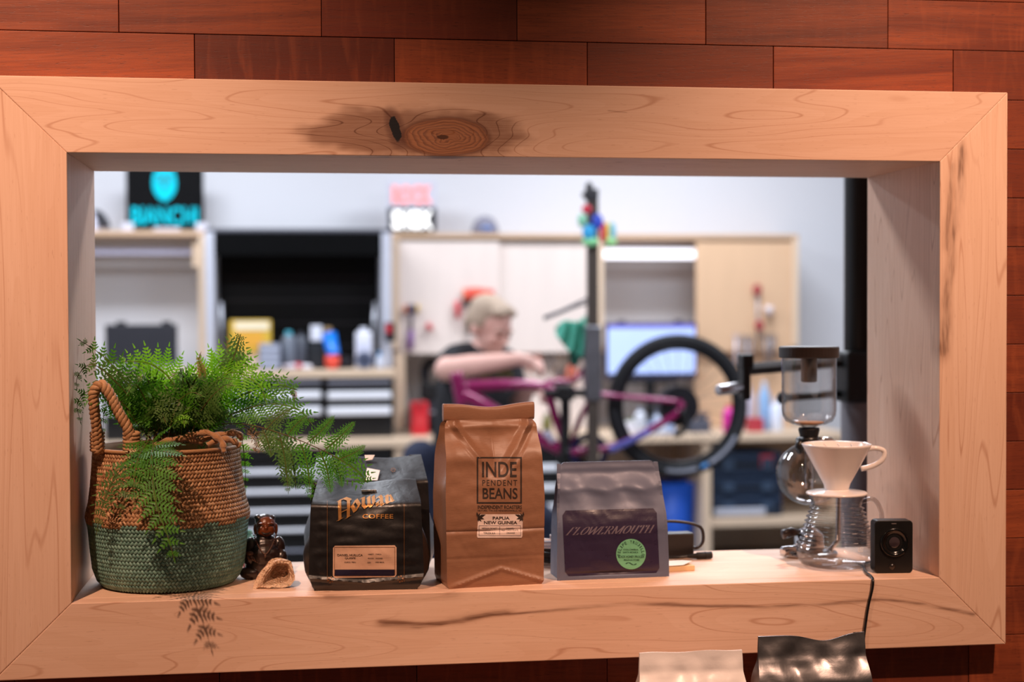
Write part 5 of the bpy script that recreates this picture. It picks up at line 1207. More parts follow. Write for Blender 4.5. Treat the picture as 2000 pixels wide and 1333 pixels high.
# lit monitor in the open bay
ysn = YC-.12; q = rc(1184, 630, 1363, 742, ysn); W_ = q[2]-q[0]
scr = thing('monitor', 'monitor with glowing pale blue screen under the wall cabinet', 'monitor', ((q[0]+q[2])/2, ysn+.03, BZ), 0)
MB().box((-W_/2, -.012, q[1]-BZ), (W_/2, .02, q[3]-BZ)).build('bezel', mat('#22203c', .4), scr, bevel=.004, world=False)
MB().box((-W_/2+.012, -.0135, q[1]-BZ+.03), (W_/2-.012, -.011, q[3]-BZ-.012)).build('screen', mat('#a9bdf2', .3, emit=.62, name='lit_screen', var=.12, scale=3.), scr, world=False)
MB().box((-W_/2+.012, -.0138, q[3]-BZ-.030), (W_/2-.012, -.0110, q[3]-BZ-.012)).build('window_bar', mat('#6d66c8', .3, emit=.35), scr, world=False)
for u in (.18, .8): MB().box((-W_/2+W_*u-.02, -.012, q[3]-BZ-.002), (-W_/2+W_*u+.02, .012, q[3]-BZ+.012)).build('clip', mat('#2a2846', .5), scr, bevel=.004, world=False)
MB().box((-.025, .005, 0), (.025, .03, q[1]-BZ+.03)).build('neck', M_dblk, scr, world=False); MB().box((-.12, -.07, 0), (.12, .09, .012)).build('foot', M_dblk, scr, bevel=.003, world=False)
MB().box((-.14, -.018, q[1]-BZ-.025), (.14, -.004, q[1]-BZ-.002)).build('speaker_bar', M_dblk, scr, bevel=.004, world=False)

# ---------------------------------------------------------------- on top of the cabinets
def sign(label, x0, y0, x1, y1, Y, zb, face):
    a = rc(x0, y0, x1, y1, Y); r = thing('lit_sign', label, 'sign', ((a[0]+a[2])/2, Y+.03, zb)); W_ = a[2]-a[0]; H_ = a[3]-zb
    MB().box((-W_/2, -.02, .012), (W_/2, .02, H_)).build('panel', face, r, bevel=.008, seg=3, world=False); return r, W_, H_
def letters(r, s_, x0, x1, z0, z1, m, y=-.0245, bold=.03, spacing=1., th=.004):
    v_, f_ = text_geo(s_, spacing, bold); mb = MB(); mb.add([(x0+(x1-x0)*u, y, z0+(z1-z0)*v) for u, v in v_], f_); return mb.build('lettering', m, r, world=False, solid=th)
Ysg = YC+.10
r, W_, H_ = sign('black lit sign with cyan crowned emblem and cyan block lettering', 246, 318, 396, 447, Ysg, z1l, mat('#040406', .75, name='sign_black', spec=.15))
M_cy = mat('#08a8bc', .6, emit=.52, ecol='#08c4d8', name='cyan_light', var=.0, spec=.1)
letters(r, 'BIANCHI', -W_/2*.86, W_/2*.86, H_*.10, H_*.36, M_cy, bold=.02)
mb = MB(); n = 28
shield = [(0, .44), (-.09, .50), (-.15, .60), (-.165, .72), (-.15, .84), (-.10, .93), (-.06, .97), (0, 1.0), (.06, .97), (.10, .93), (.15, .84), (.165, .72), (.15, .60), (.09, .50)]
mb.prism([(W_*.95*x, H_*z*.98) for x, z in shield], -.027, -.022); mb.build('emblem', M_cy, r, world=False)
mb = MB()
for x, z, rr_ in ((-.06, .74, .016), (.06, .74, .016), (0, .66, .014)): mb.ell((W_*.95*x, -.027, H_*z), (.012*(1+rr_*20), .002, rr_*.9), 10, 6)
mb.prism([(W_*.95*x, H_*z*.98) for x, z in ((-.12, .82), (-.05, .80), (0, .78), (.05, .80), (.12, .82), (.10, .85), (0, .82), (-.10, .85))], -.029, -.026); mb.build('emblem_lines', mat('#0a7d8c', .4, emit=.25), r, world=False, kind='stuff')
for u in (-1, 1): MB().box((u*W_/2*.96-.03, -.04, 0), (u*W_/2*.96+.03, .04, .045)).build('foot', mat('#cfcfdd', .4), r, bevel=.006, world=False)
MB().box((-W_*.15, -.035, 0), (W_*.2, .03, .02)).build('foot', mat('#bdbccc', .4), r, bevel=.004, world=False)
r, W_, H_ = sign('two-part lit sign with pale red letters above white letters on black', 757, 352, 853, 456, Ysg, z1c, mat('#c9cad6', .6, name='sign_white', spec=.2))
MB().box((-W_/2*.97, -.0235, .014), (W_/2*.97, -.019, H_*.49)).build('lower_panel', mat('#080d10', .7, spec=.15), r, world=False)
letters(r, 'ROCK', -W_/2*.80, W_/2*.80, H_*.56, H_*.90, mat('#f08a8a', .6, emit=.62, ecol='#ff9c9c', name='red_light', var=.0, spec=.1), y=-.0245, bold=.05)
letters(r, 'SHOX', -W_/2*.80, W_/2*.80, H_*.09, H_*.44, mat('#ffffff', .4, emit=1.5, name='white_light', var=.0), y=-.028, bold=.05)
MB().box((-W_*.3, -.04, 0), (W_*.3, .04, .013)).build('foot', M_dblk, r, world=False)
cp_ = thing('cap', 'grey baseball cap with blue front mark on the wall cabinet', 'hat', (at(950, 450, Ysg).x, Ysg+.06, z1c)); s9 = sc_at(950, 440, Ysg)
mb = MB(); mb.grid(lambda u, v: (27*s9*math.cos(PI/2*v)**.8*math.cos(2*PI*u), 30*s9*math.cos(PI/2*v)**.8*math.sin(2*PI*u), 36*s9*math.sin(PI/2*v)), 28, 10); mb.ell((0, 0, 36*s9), (.008, .008, .006), 8, 6); mb.build('crown', mat('#82808e', .85, name='grey_cotton'), cp_, smooth=True, world=False)
mb = MB(); mb.grid(lambda u, v: ((24-2*v)*s9*(2*u-1), (-22-30*v*math.sqrt(max(0, 1-(2*u-1)**2)))*s9, (5-3*v)*s9), 14, 6); mb.build('brim', mat('#7b7989', .85), cp_, smooth=True, world=False, solid=.004)
MB().box((-11*s9, -31*s9, 9*s9), (11*s9, -27*s9, 15*s9)).build('front_mark', mat('#5f7fb8', .8), cp_, bevel=.003, world=False)
hm = thing('helmet', 'white and black cycling helmet at the end of the wall shelf', 'helmet', (at(178, 450, Ysg).x, Ysg+.05, z1l)); mb = MB(); mb.grid(lambda u, v: (.085*math.cos(PI/2*v)**.7*math.cos(2*PI*u), .12*math.cos(PI/2*v)**.7*math.sin(2*PI*u), .105*math.sin(PI/2*v)), 28, 10); mb.build('shell', mat('#d7d5e4', .35), hm, smooth=True, world=False)
for k in range(4):
    mb = MB(); a = -.1+k*.35; mb.tube([(.087*math.cos(a)*math.cos(p_), -.10*math.sin(a+.3)*math.cos(p_)-.02, .108*math.sin(p_)) for p_ in [i*.17 for i in range(1, 8)]], .010, 6); mb.build('vent', mat('#1b1b24', .5), hm, smooth=True, world=False)
# ------------------------------------------------------------------ bike on its stand, the mechanic, the second stand
YS = 3.42; k_ = sc_at(1150, 750, YS)
M_mag = mat('#8e1257', .25, .25, name='magenta_frame_paint', coat=.6, var=.06); M_tyre = mat('#17181d', .7, name='tyre_rubber', var=.2, scale=90., bump=.5); M_stand = mat('#4a413b', .5, .2, name='dark_stand_tube')
P_ = lambda x, y, Y=YS: at(x, y, Y)
st = thing('repair_stand', 'dark bicycle repair stand post with steel sleeve and toys tied on top', 'repair stand', (P_(1157, 800).x, YS, 0))
zt1 = P_(1157, 392).z
x1 = P_(1157.5, 700).x
MB().box((x1-.021, YS-.021, .02), (x1+.021, YS+.021, zt1)).build('post', M_stand, st, bevel=.004)
MB().box((x1-.031, YS-.031, P_(1157, 783).z), (x1+.031, YS+.031, P_(1157, 637).z)).build('sleeve', mat('#75767d', .4, .7, name='steel_sleeve', scale=12., var=.25), st, bevel=.005)
MB().cyl((x1, YS, 0), (x1, YS, .03), .26, 32).build('base', M_stand, st, bevel=.004)
mb = MB(); mb.box((x1-.026, YS-.03, zt1), (x1+.020, YS+.03, zt1+.045)); mb.ell((x1-.012, YS, zt1+.055), (.016, .02, .018), 12, 8); mb.box((x1-.040, YS-.015, zt1+.012), (x1-.024, YS+.015, zt1+.032)); mb.build('head', mat('#2c2b30', .5), st, bevel=.004)
zc = P_(1100, 768).z
mb = MB(); mb.box((P_(1062, 768).x, YS-.018, zc-.016), (x1-.018, YS+.018, zc+.014)); mb.build('clamp_arm', M_dblk, st, bevel=.006)
mb = MB(); mb.box((P_(1088, 768).x, YS-.028, zc-.030), (P_(1120, 768).x, YS+.125, zc+.030)); mb.build('clamp_jaw', M_dblk, st, bevel=.008)
# soft toys tied to the post head
def blob(px, py, rx, ry, col, name, label, Y=YS-.05, sh=0.):
    c = P_(px, py, Y); o = thing('hanging_toy', label, 'toy', c - Vector((0, 0, ry*k_)), 0, 'toys tied to the repair stand')
    mb = MB(); mb.ell((0, 0, ry*k_), (rx*k_, min(rx, ry)*k_*.8, ry*k_), 14, 10, Matrix.Rotation(sh, 4, 'Y')); mb.build(name, mat(col, .7), o, smooth=True, world=False); return o
for a in ((1146, 409, 10, 9, '#cf3348', 'bobble', 'red bobble tied to the stand head'), (1137, 431, 9, 13, '#8ccfae', 'bobble', 'mint green bobble on the stand post'), (1167, 433, 11, 15, '#3a53c8', 'tassel', 'royal blue tassel on the stand post'),
          (1150, 455, 13, 16, '#35a7e2', 'tassel', 'sky blue tassel on the stand post'), (1178, 455, 7, 20, '#d32f45', 'tassel', 'red tassel beside the yellow one'), (1187, 455, 6, 22, '#e6cf5c', 'tassel', 'yellow tassel on the stand post'),
          (1196, 455, 7, 20, '#6fc3d8', 'tassel', 'pale aqua tassel on the stand post'), (1153, 472, 16, 10, '#8fe0a0', 'bobble', 'lime green bobble hanging lowest on the post'), (1193, 473, 12, 10, '#a7e39a', 'bobble', 'pale lime bobble under the aqua tassel')): blob(*a)
# ---- bicycle
bk = thing('bicycle', 'magenta mountain bike frame with rear wheel clamped in a repair stand', 'bicycle', (P_(1190, 850).x, YS, P_(1324, 936).z))
YBk = YS+.115; Q = lambda x, y, d=0.: at(x, y, YBk+d)
wc = Q(1324, 793); RW = 141*k_; TR = 11.5*k_
def ring(c, R_, r, n=56, m=12): 
    mb = MB(); return mb.tube([c+Vector((R_*math.cos(a), 0, R_*math.sin(a))) for a in [2*PI*i/n for i in range(n)]], r, m, closed=True)
wh = ring(wc, RW-TR, TR).build('tyre', M_tyre, bk, smooth=True)
mb = MB(); n = 110
for i in range(n):
    a = 2*PI*i/n; 
    for sg in (-1, 0, 1):
        a2 = a + (.5*2*PI/n if sg else 0); c = wc + Vector((math.cos(a2), 0, math.sin(a2)))*(RW-TR*.25*abs(sg)-TR*.04) + Vector((0, sg*TR*.62, 0))
        mb.cbox((0, 0, 0), (TR*.42, TR*.5, TR*.28), Matrix.Translation(c) @ Matrix.Rotation(-(a2-PI/2), 4, 'Y'))
mb.build('tread', M_tyre, wh, kind='stuff')
ring(wc, RW-2*TR-.006, .010).build('rim', mat('#15161b', .35, .3), bk, smooth=True)
mb = MB()
for i in range(28):
    a = 2*PI*i/28; b_ = a+(.35 if i % 2 else -.35); y = .028*(1 if i % 4 < 2 else -1)
    mb.tube([wc+Vector((.022*math.cos(b_), y, .022*math.sin(b_))), wc+Vector(((RW-2*TR-.01)*math.cos(a), 0, (RW-2*TR-.01)*math.sin(a)))], .0011, 5)
mb.build('spokes', mat('#2a2b30', .4, .5), bk, kind='stuff')
mb = MB(); mb.cyl(wc+Vector((0, -.06, 0)), wc+Vector((0, .06, 0)), .020, 20); mb.build('hub', M_dblk, bk, smooth=True)
for i in range(6):
    mb = MB(); R0 = (40-i*4.5)*k_; n = 44; vs = [((R0 if j % 2 else R0-.004)*math.cos(PI*j/n), (R0 if j % 2 else R0-.004)*math.sin(PI*j/n)) for j in range(2*n)]
    mb.prism([(wc.x+x, wc.z+z) for x, z in vs], wc.y-.030-i*.004, wc.y-.0282-i*.004); mb.build('cassette_cog', mat('#3b3c42', .35, .8), bk)
mb = MB(); mb.lathe([(.052, 0), (.080, 0), (.080, .002), (.052, .002), (.052, 0)], 40, T(wc+Vector((0, .045, 0)), 0, PI/2)); mb.build('brake_disc', M_stl, bk)
def tb(pts, r, name='frame_tube', m=M_mag, d=0., n=14, k=5): 
    mb = MB(); P = catmull([Q(x, y, d) for x, y in pts], k); rs = [r*k_]*len(P) if not isinstance(r, (tuple, list)) else [k_*(r[0]+(r[1]-r[0])*i/(len(P)-1)) for i in range(len(P))]
    mb.tube(P, rs, n); return mb.build(name, m, bk, smooth=True)
tb([(902, 756), (980, 752), (1030, 752), (1066, 756)], (12, 8)); tb([(890, 728), (897, 760), (903, 792)], 13)
tb([(902, 770), (935, 786), (1000, 828), (1070, 866), (1112, 884)], (16, 13)); tb([(1066, 746), (1085, 815), (1112, 884)], 9)
tb([(1070, 758), (1110, 768), (1180, 772), (1260, 779), (1332, 786)], (6, 5), d=-.05); tb([(1070, 758), (1180, 772), (1332, 786)], (6, 5), d=.05)
tb([(1333, 786), (1322, 808), (1270, 840), (1215, 868), (1170, 878), (1115, 884)], (7, 8), d=-.055); tb([(1333, 786), (1322, 808), (1270, 840), (1215, 868), (1115, 884)], (7, 8), d=.05)
tb([(1141, 718), (1146, 758), (1150, 795)], 6, 'rocker_link'); tb([(1148, 790), (1128, 830), (1112, 884)], 6, 'rocker_link')
tb([(1066, 746), (1120, 744), (1141, 720)], 5, 'rocker_link')
tb([(1104, 762), (1104, 830), (1102, 915)], 10, 'seat_post', M_dblk, -.03)
tb([(1190, 880), (1230, 862), (1270, 843)], (7, 6), 'crank_arm', mat('#6d70c4', .25, .5, name='anodised_violet'), -.10)
mb = MB(); c = Q(1112, 884); mb.cyl(c+Vector((0, -.06, 0)), c+Vector((0, .06, 0)), .026, 20); mb.build('bottom_bracket', M_dblk, bk, smooth=True)
mb = MB(); c = Q(1150, 884, -.06); n = 40; mb.lathe([(.050, 0), (.078, 0), (.078, .004), (.050, .004), (.050, 0)], 40, T(c, 0, PI/2)); mb.build('chain_ring', mat('#2b2d55', .35, .6), bk)
tb([(1332, 800), (1340, 830), (1328, 846), (1316, 850)], (8, 5), 'derailleur', M_dblk, -.07)
tb([(1080, 864), (1072, 852), (1064, 846)], (7, 9), 'shock', mat('#cfcbe4', .3, .4), -.02)
mb = MB()                                        # tyre side print
for a0, a1, nm, c_ in ((-62, -28, 'tyre_print', '#8f93a3'), (-70, -63, 'tyre_mark', '#3f8fd8'), (-102, -74, 'tyre_print', '#7d808e')):
    mb = MB(); pts = [wc+Vector(((RW-TR)*math.cos(math.radians(a)), -TR*1.0, (RW-TR)*math.sin(math.radians(a)))) for a in range(a0, a1+1, 2)]; mb.tube(pts, TR*.34, 6); mb.build(nm, mat(c_, .6), bk, smooth=True)

# ---- mechanic bending over the bike
YP = 3.95; kp = sc_at(950, 700, YP); Pp = lambda x, y, d=0.: at(x, y, YP+d)
man = thing('person', 'seated mechanic in black printed t-shirt leaning over the magenta bike', 'person', (Pp(905, 900).x, YP+.06, 0))
M_skin = mat('#e0b0a2', .55, name='skin', var=.06, scale=14.); M_tee = mat('#14141a', .85, name='black_tshirt', var=.2); M_jean = mat('#232a42', .85, name='navy_jeans', var=.25, scale=60.)
def caps(mb, pts, rs, n=14):
    mb.tube(pts, rs, n)
    for p, r in zip(pts, rs): mb.ell(p, (r, r, r), n, 10)
hip = Pp(905, 935, .08); chest = Pp(925, 770, .03); shl = Pp(893, 708, -.02); shr = Pp(985, 715, .20); neck = Pp(938, 695, .03)
hc = Pp(957, 640, -.01)
Hm = Matrix.Translation(hc) @ Matrix.Rotation(-.95, 4, 'Z') @ Matrix.Rotation(.0, 4, 'Y') @ Matrix.Rotation(.50, 4, 'X')   # face (-y) turned to the right and down
Hm = Matrix.Translation(hc) @ Matrix.Rotation(.75, 4, 'Z') @ Matrix.Rotation(.42, 4, 'X')
hw = .078
body = MB()
body.ell((0, .010, .030), (hw, .098, .090), 20, 14, Hm); body.ell((0, -.030, -.045), (.060, .062, .075), 18, 12, Hm); body.ell((0, -.062, -.092), (.030, .028, .026), 14, 10, Hm)
body.add(*(lambda m: (m.v, m.f))(MB().tube([(0, -.080, .012), (0, -.098, -.020), (0, -.108, -.038)], [.010, .013, .017], 10)), Hm); body.ell((0, -.090, -.068), (.026, .014, .010), 12, 8, Hm)
for sg in (-1, 1): body.ell((sg*hw*1.0, .018, -.012), (.012, .022, .034), 12, 8, Hm); body.ell((sg*.036, -.068, -.022), (.026, .022, .022), 12, 8, Hm); body.ell((sg*.034, -.078, .016), (.028, .014, .010), 12, 8, Hm)
caps(body, [neck+Vector((0, 0, -.04)), hc+Vector((-.01, .03, -.06))], [.062, .058])
elb = Pp(872, 722, -.14); wr = Pp(1012, 702, -.20)
caps(body, [shl, elb], [.062, .052]); caps(body, [elb, elb.lerp(wr, .35), elb.lerp(wr, .7), wr], [.050, .048, .038, .029])
elb2 = Pp(1010, 800, .12); wr2 = Pp(1035, 752, -.10)
caps(body, [shr, elb2], [.058, .048]); caps(body, [elb2, elb2.lerp(wr2, .5), wr2], [.046, .040, .028])
def hand(mb, w_, d, up, side, s=1.):
    d = d.normalized(); up = (up-d*up.dot(d)).normalized(); sd = d.cross(up)*side
    caps(mb, [w_, w_+d*.045*s], [.026*s, .030*s]); pc = w_+d*.055*s
    for i in (-1, 0, 1): mb.ell(pc+sd*.020*i*s, (.016*s,)*3, 10, 8)
    for i, (l, o_) in enumerate(((.030, -.030), (.034, -.010), (.032, .010), (.025, .029))):
        b0 = w_+d*.080*s+sd*o_*s; b1 = b0+d*l*s-up*.010*s; b2 = b1+d*l*.4*s-up*l*.75*s; b3 = b2-d*l*.35*s-up*l*.5*s
        caps(mb, [b0, b1, b2, b3], [.0105*s, .010*s, .009*s, .0078*s], 8)
    t0 = w_+d*.025*s-sd*.026*s; caps(mb, [t0, t0+d*.03*s-sd*.022*s-up*.012*s, t0+d*.058*s-sd*.018*s-up*.030*s], [.013*s, .011*s, .009*s], 8)
hand(body, wr, Vector((1, .15, -.25)), Vector((.2, -.6, .8)), 1)
hand(body, wr2, Vector((.55, -.8, -.25)), Vector((.2, -.2, 1)), 1)
caps(body, [chest, neck], [.10, .07])
# hips and legs under the clothes keep the figure whole
legs = [(hip+Vector((-.09, -.02, -.02)), Pp(822, 897, -.10), Vector((Pp(838, 900, -.02).x, YP+.02, .40))), (hip+Vector((.06, .06, -.03)), Vector((hip.x+.30, hip.y-.12, .56)), Vector((hip.x+.34, hip.y-.02, .10)))]
caps(body, [hip, chest], [.12, .12])
for sg, fx in ((-1, 0), (1, 1)):
    h0, kn_, an = legs[fx]; caps(body, [h0, kn_, an], [.085, .058, .042])
b_ = body.build('body', M_skin, man); remesh(b_, .009, 3)
tee = MB()
caps(tee, [hip+Vector((.01, 0, .05)), hip.lerp(chest, .5), chest, chest.lerp(neck, .55)], [.150, .155, .160, .125]); caps(tee, [shl.lerp(shr, .12), shl.lerp(shr, .5), shl.lerp(shr, .88)], [.088, .105, .088])
caps(tee, [shl, shl.lerp(elb, .55)], [.080, .074]); caps(tee, [shr, shr.lerp(elb2, .6)], [.080, .072])
tt = tee.build('tshirt', M_tee, man); remesh(tt, .012, 3)
pr_ = MB(); vs = []
for j in range(5):
    for i in range(15):
        u = i/14; v = j/4; p = Pp(938+62*u, 722+22*v-3*u, -.165+.05*u); vs.append(p+Vector((0, .004*math.sin(u*20), 0)))
for w0, w1, h0, h1 in ((0, 2, 0, 4), (2, 4, 1, 4), (5, 6, 0, 4), (6, 8, 0, 2), (8, 10, 1, 4), (10, 12, 0, 3), (12, 14, 1, 4)):
    for j in range(h0, h1):
        for i in range(w0, w1): pr_.add([vs[j*15+i], vs[j*15+i+1], vs[(j+1)*15+i+1], vs[(j+1)*15+i]], [(3, 2, 1, 0)])
pr_.build('shirt_print', mat('#6b6a3c', .8, name='olive_print'), tt, solid=.003, kind='stuff')
jn = MB(); caps(jn, [hip+Vector((0, -.05, .02)), hip+Vector((0, .06, .02))], [.150, .150])
for sg, fx in ((-1, 0), (1, 1)):
    h0, kn_, an = legs[fx]; caps(jn, [h0, kn_, an+Vector((0, 0, .01))], [.110, .082, .066])
j_ = jn.build('jeans', M_jean, man); remesh(j_, .013, 2)
for sg, fx in ((-1, 0), (1, 1)):
    an = legs[fx][2]-Vector((0, 0, .09)); mb = MB(); mb.ell(an+Vector((0, .0, .055)), (.052, .062, .05), 16, 10); mb.ell(an+Vector((.07, -.05, .038)), (.085, .05, .034), 16, 10, None); mb.box((an.x-.05, an.y-.085, an.z), (an.x+.14, an.y+.05, an.z+.022)); remesh(mb.build('shoe', mat('#1d1d22', .6), man), .010, 3)
hr = MB(); hr.ell((0, .028, .062), (.086, .094, .074), 20, 12, Hm); hr.ell((0, -.018, .098), (.064, .060, .030), 18, 10, Hm); hr.ell((0, .078, .005), (.070, .045, .070), 18, 10, Hm)
for sg in (-1, 1): hr.ell((sg*.070, .030, .030), (.020, .055, .050), 14, 10, Hm); hr.ell((sg*.035, -.048, .090), (.038, .030, .020), 14, 10, Hm)
h_ = hr.build('hair', mat('#b09a86', .75, name='sandy_hair', var=.3, scale=140., bump=.6), man); remesh(h_, .007, 2)
eb = MB()
for sg in (-1, 1): eb.tube([tuple(Hm @ Vector((sg*.016, -.092, .016))), tuple(Hm @ Vector((sg*.034, -.092, .020))), tuple(Hm @ Vector((sg*.056, -.078, .014)))], .004, 6)
for sg in (-1, 1):
    mb = MB(); mb.tube([Hm @ Vector((sg*.016, -.093, .018)), Hm @ Vector((sg*.034, -.092, .023)), Hm @ Vector((sg*.058, -.076, .016))], [.003, .0045, .003], 6); mb.build('eyebrow', mat('#8d715c', .8), man, smooth=True)
    mb = MB(); mb.ell((sg*.032, -.083, -.002), (.012, .008, .0055), 10, 8, Hm); mb.build('eye', mat('#4b2f28', .4), man, smooth=True)

# stool the mechanic sits on
sq = Vector((hip.x, hip.y+.01, 0)); zs2 = hip.z-.135
stl = thing('stool', 'round workshop stool under the seated mechanic', 'stool', sq)
mb = MB(); mb.lathe([(.001, zs2-.06), (.165, zs2-.06), (.175, zs2-.045), (.175, zs2-.012), (.16, zs2), (.001, zs2)], 32); mb.build('seat', mat('#1b1b20', .5), stl, smooth=True, world=False)
for k in range(4):
    a = PI/4+k*PI/2; mb = MB(); mb.tube([(.11*math.cos(a), .11*math.sin(a), zs2-.055), (.21*math.cos(a), .21*math.sin(a), 0)], .013, 10); mb.build('leg', M_stl, stl, smooth=True, world=False)
mb = MB(); mb.tube([(.165*math.cos(t), .165*math.sin(t), .29) for t in [2*PI*i/32 for i in range(32)]], .010, 8, closed=True); mb.build('foot_ring', M_stl, stl, smooth=True, world=False)
# ---- second stand, close behind the opening at the right
Y2 = 1.12; s2k = sc_at(1670, 700, Y2); P2_ = lambda x, y, Y=Y2: at(x, y, Y)
px_ = P2_(1681, 600).x
s2 = thing('repair_stand', 'tall black repair stand column with grey lower tube and clamp arm', 'repair stand', (px_, Y2, 0))
zj = P2_(1681, 782).z; r0 = 31*s2k
MB().cyl((px_, Y2, zj-.02), (px_, Y2, 2.35), r0, 32).build('column', mat('#14110f', .35, .3, name='black_tube'), s2, smooth=True, bevel=.002)
MB().cyl((px_, Y2, .02), (px_, Y2, zj), r0*1.18, 32).build('lower_tube', mat('#77747a', .4, .1, name='grey_tube'), s2, smooth=True, bevel=.003)
MB().cyl((px_, Y2, 0), (px_, Y2, .03), .24, 32).build('base', M_dblk, s2, bevel=.004)
za2 = P2_(1600, 712).z
mb = MB(); mb.cbox((px_, Y2, P2_(1681, 735).z), (r0*2.7, r0*2.7, 95*s2k)); mb.build('collar', M_dblk, s2, bevel=.008)
mb = MB(); e = P2_(1462, 722, Y2-.02); mb.tube([(px_-r0, Y2-.01, P2_(1640, 705).z), tuple(e)], 12*s2k, 4); mb.build('clamp_arm', mat('#2a1e19', .4, .3, name='bronze_black_metal'), s2, bevel=.003)
mb = MB(); mb.cbox(tuple(P2_(1456, 706, Y2-.02)), (22*s2k, .05, 26*s2k)); mb.build('clamp_jaw', M_dblk, s2, bevel=.004)
mb = MB(); mb.cbox(tuple(P2_(1454, 748, Y2-.02)), (15*s2k, .045, 62*s2k)); mb.build('clamp_jaw', M_dblk, s2, bevel=.004)
mb = MB(); a = P2_(1446, 757, Y2-.03); b_ = P2_(1402, 763, Y2-.06); mb.cyl(a, b_, 11*s2k, 18, r2=10*s2k); mb.build('clamp_handle', mat('#c3bfc2', .25, .8, name='polished_handle'), s2, smooth=True, bevel=.003)
mb = MB(); mb.tube([P2_(1446, 757, Y2-.03), P2_(1456, 752, Y2-.02)], .004, 8); mb.build('clamp_screw', M_stl, s2, smooth=True)
mb = MB(); a = P2_(1655, 768, Y2); b_ = P2_(1528, 778, Y2-.03); mb.cyl(a, b_, 7*s2k, 14); mb.ell(tuple(b_), (10*s2k, .02, 12*s2k), 14, 10); mb.build('lock_lever', M_dblk, s2, smooth=True)

# ------------------------------------------------------------------ tools hung on the doors
YH = YC+.008
def hang(name, label, cat, px, py): return thing(name, label, cat, at(px, py, YH))
def ptube(r_, pts, r, col, nm, rough=.4, metal=0., Y=YH-.018):
    mb = MB(); mb.tube([at(x, y, Y) for x, y in pts], r if isinstance(r, (list, tuple)) else [r]*len(pts), 10); return mb.build(nm, mat(col, rough, metal), r_, smooth=True)
r = hang('hammer', 'purple handled mallet hung on the pale cabinet door', 'hammer', 804, 640)
ptube(r, [(804, 606), (803, 645)], .009, '#6c6474', 'shaft', .4, .3); ptube(r, [(803, 645), (801, 684)], [.014, .017], '#7a4a90', 'grip'); ptube(r, [(795, 604), (812, 603)], .022, '#4b4258', 'head')
ptube(r, [(789, 604), (795, 604)], .021, '#d9783c', 'striking_face'); ptube(r, [(812, 603), (818, 603)], .021, '#d8b24c', 'striking_face')
r = hang('screwdriver', 'little red screwdriver hung alone on the pale door', 'screwdriver', 838, 638); ptube(r, [(834, 633), (843, 645)], .014, '#c83440', 'grip'); ptube(r, [(834, 648), (829, 662)], .004, '#b8a8a8', 'blade')
r = hang('tool_holder', 'red rack of folding tools fixed to the pale cabinet door', 'tool rack', 935, 575)
for k in range(9): ptube(r, [(908+k*6.6, 562+abs(k-3)*.8), (909+k*6.4, 592-k*1.2)], .011, '#d8483c' if k % 3 else '#e06a44', 'tool')
mb = MB(); pbox(mb, 904, 586, 930, 595, YH-.03, .03); mb.build('bracket', M_dblk, r)
r = hang('screwdriver', 'long red screwdriver beside the red tool rack', 'screwdriver', 893, 605); ptube(r, [(893, 588), (894, 622)], .013, '#d23a46', 'grip'); ptube(r, [(894, 622), (895, 650)], .004, '#c4b4b0', 'blade')
r = hang('screwdriver', 'red and black screwdriver under the red tool rack', 'screwdriver', 916, 630); ptube(r, [(916, 612), (916, 642)], .013, '#d23a34', 'grip'); ptube(r, [(916, 642), (916, 652)], .014, '#201a1c', 'collar'); ptube(r, [(916, 652), (916, 676)], .004, '#b8a8a8', 'blade')
YH2 = YC+.10
def plier(label, px, py, col, col2, s=1.):
    r = thing('pliers', label, 'pliers', at(px, py, YH2), 0, None)
    for sg in (-1, 1):
        mb = MB(); mb.tube([at(px+sg*1.5*s, py-24*s, YH2-.02), at(px-sg*2*s, py-8*s, YH2-.02), at(px+sg*4*s, py+2*s, YH2-.02)], [.006, .012, .010], 8); mb.build('jaw', mat('#4c4650', .4, .6), r, smooth=True)
        mb = MB(); mb.tube([at(px+sg*4*s, py+2*s, YH2-.02), at(px+sg*8*s, py+18*s, YH2-.02), at(px+sg*7*s, py+42*s, YH2-.02)], [.011, .013, .010], 8); mb.build('handle', mat(col if sg < 0 else col2, .5), r, smooth=True)
plier('pliers with salmon orange handles hung above the bench', 1043, 678, '#e8937e', '#e8937e', 1.1); plier('pliers with grey handles hung between two orange pairs', 1072, 684, '#8f8686', '#8f8686'); plier('pliers with beige handles hung by the stand post', 1096, 684, '#b3a093', '#a39488')
plier('pliers with dark orange handles hung low behind the stand', 1117, 712, '#d26a52', '#d26a52', .9); plier('cable cutters with red handles hung lowest on the board', 1094, 738, '#bf3434', '#bf3434', .7)
plier('small black pliers hung by the mechanic', 1012, 676, '#2a262c', '#cdb9ae', .8)
r = thing('magnetic_strip', 'white magnetic strip holding pliers above the bench', 'tool rack', at(1060, 648, YH2)); mb = MB(); pbox(mb, 1006, 640, 1140, 650, YH2-.012, .012); mb.build('bar', mat('#dcd8e4', .4), r, bevel=.003)
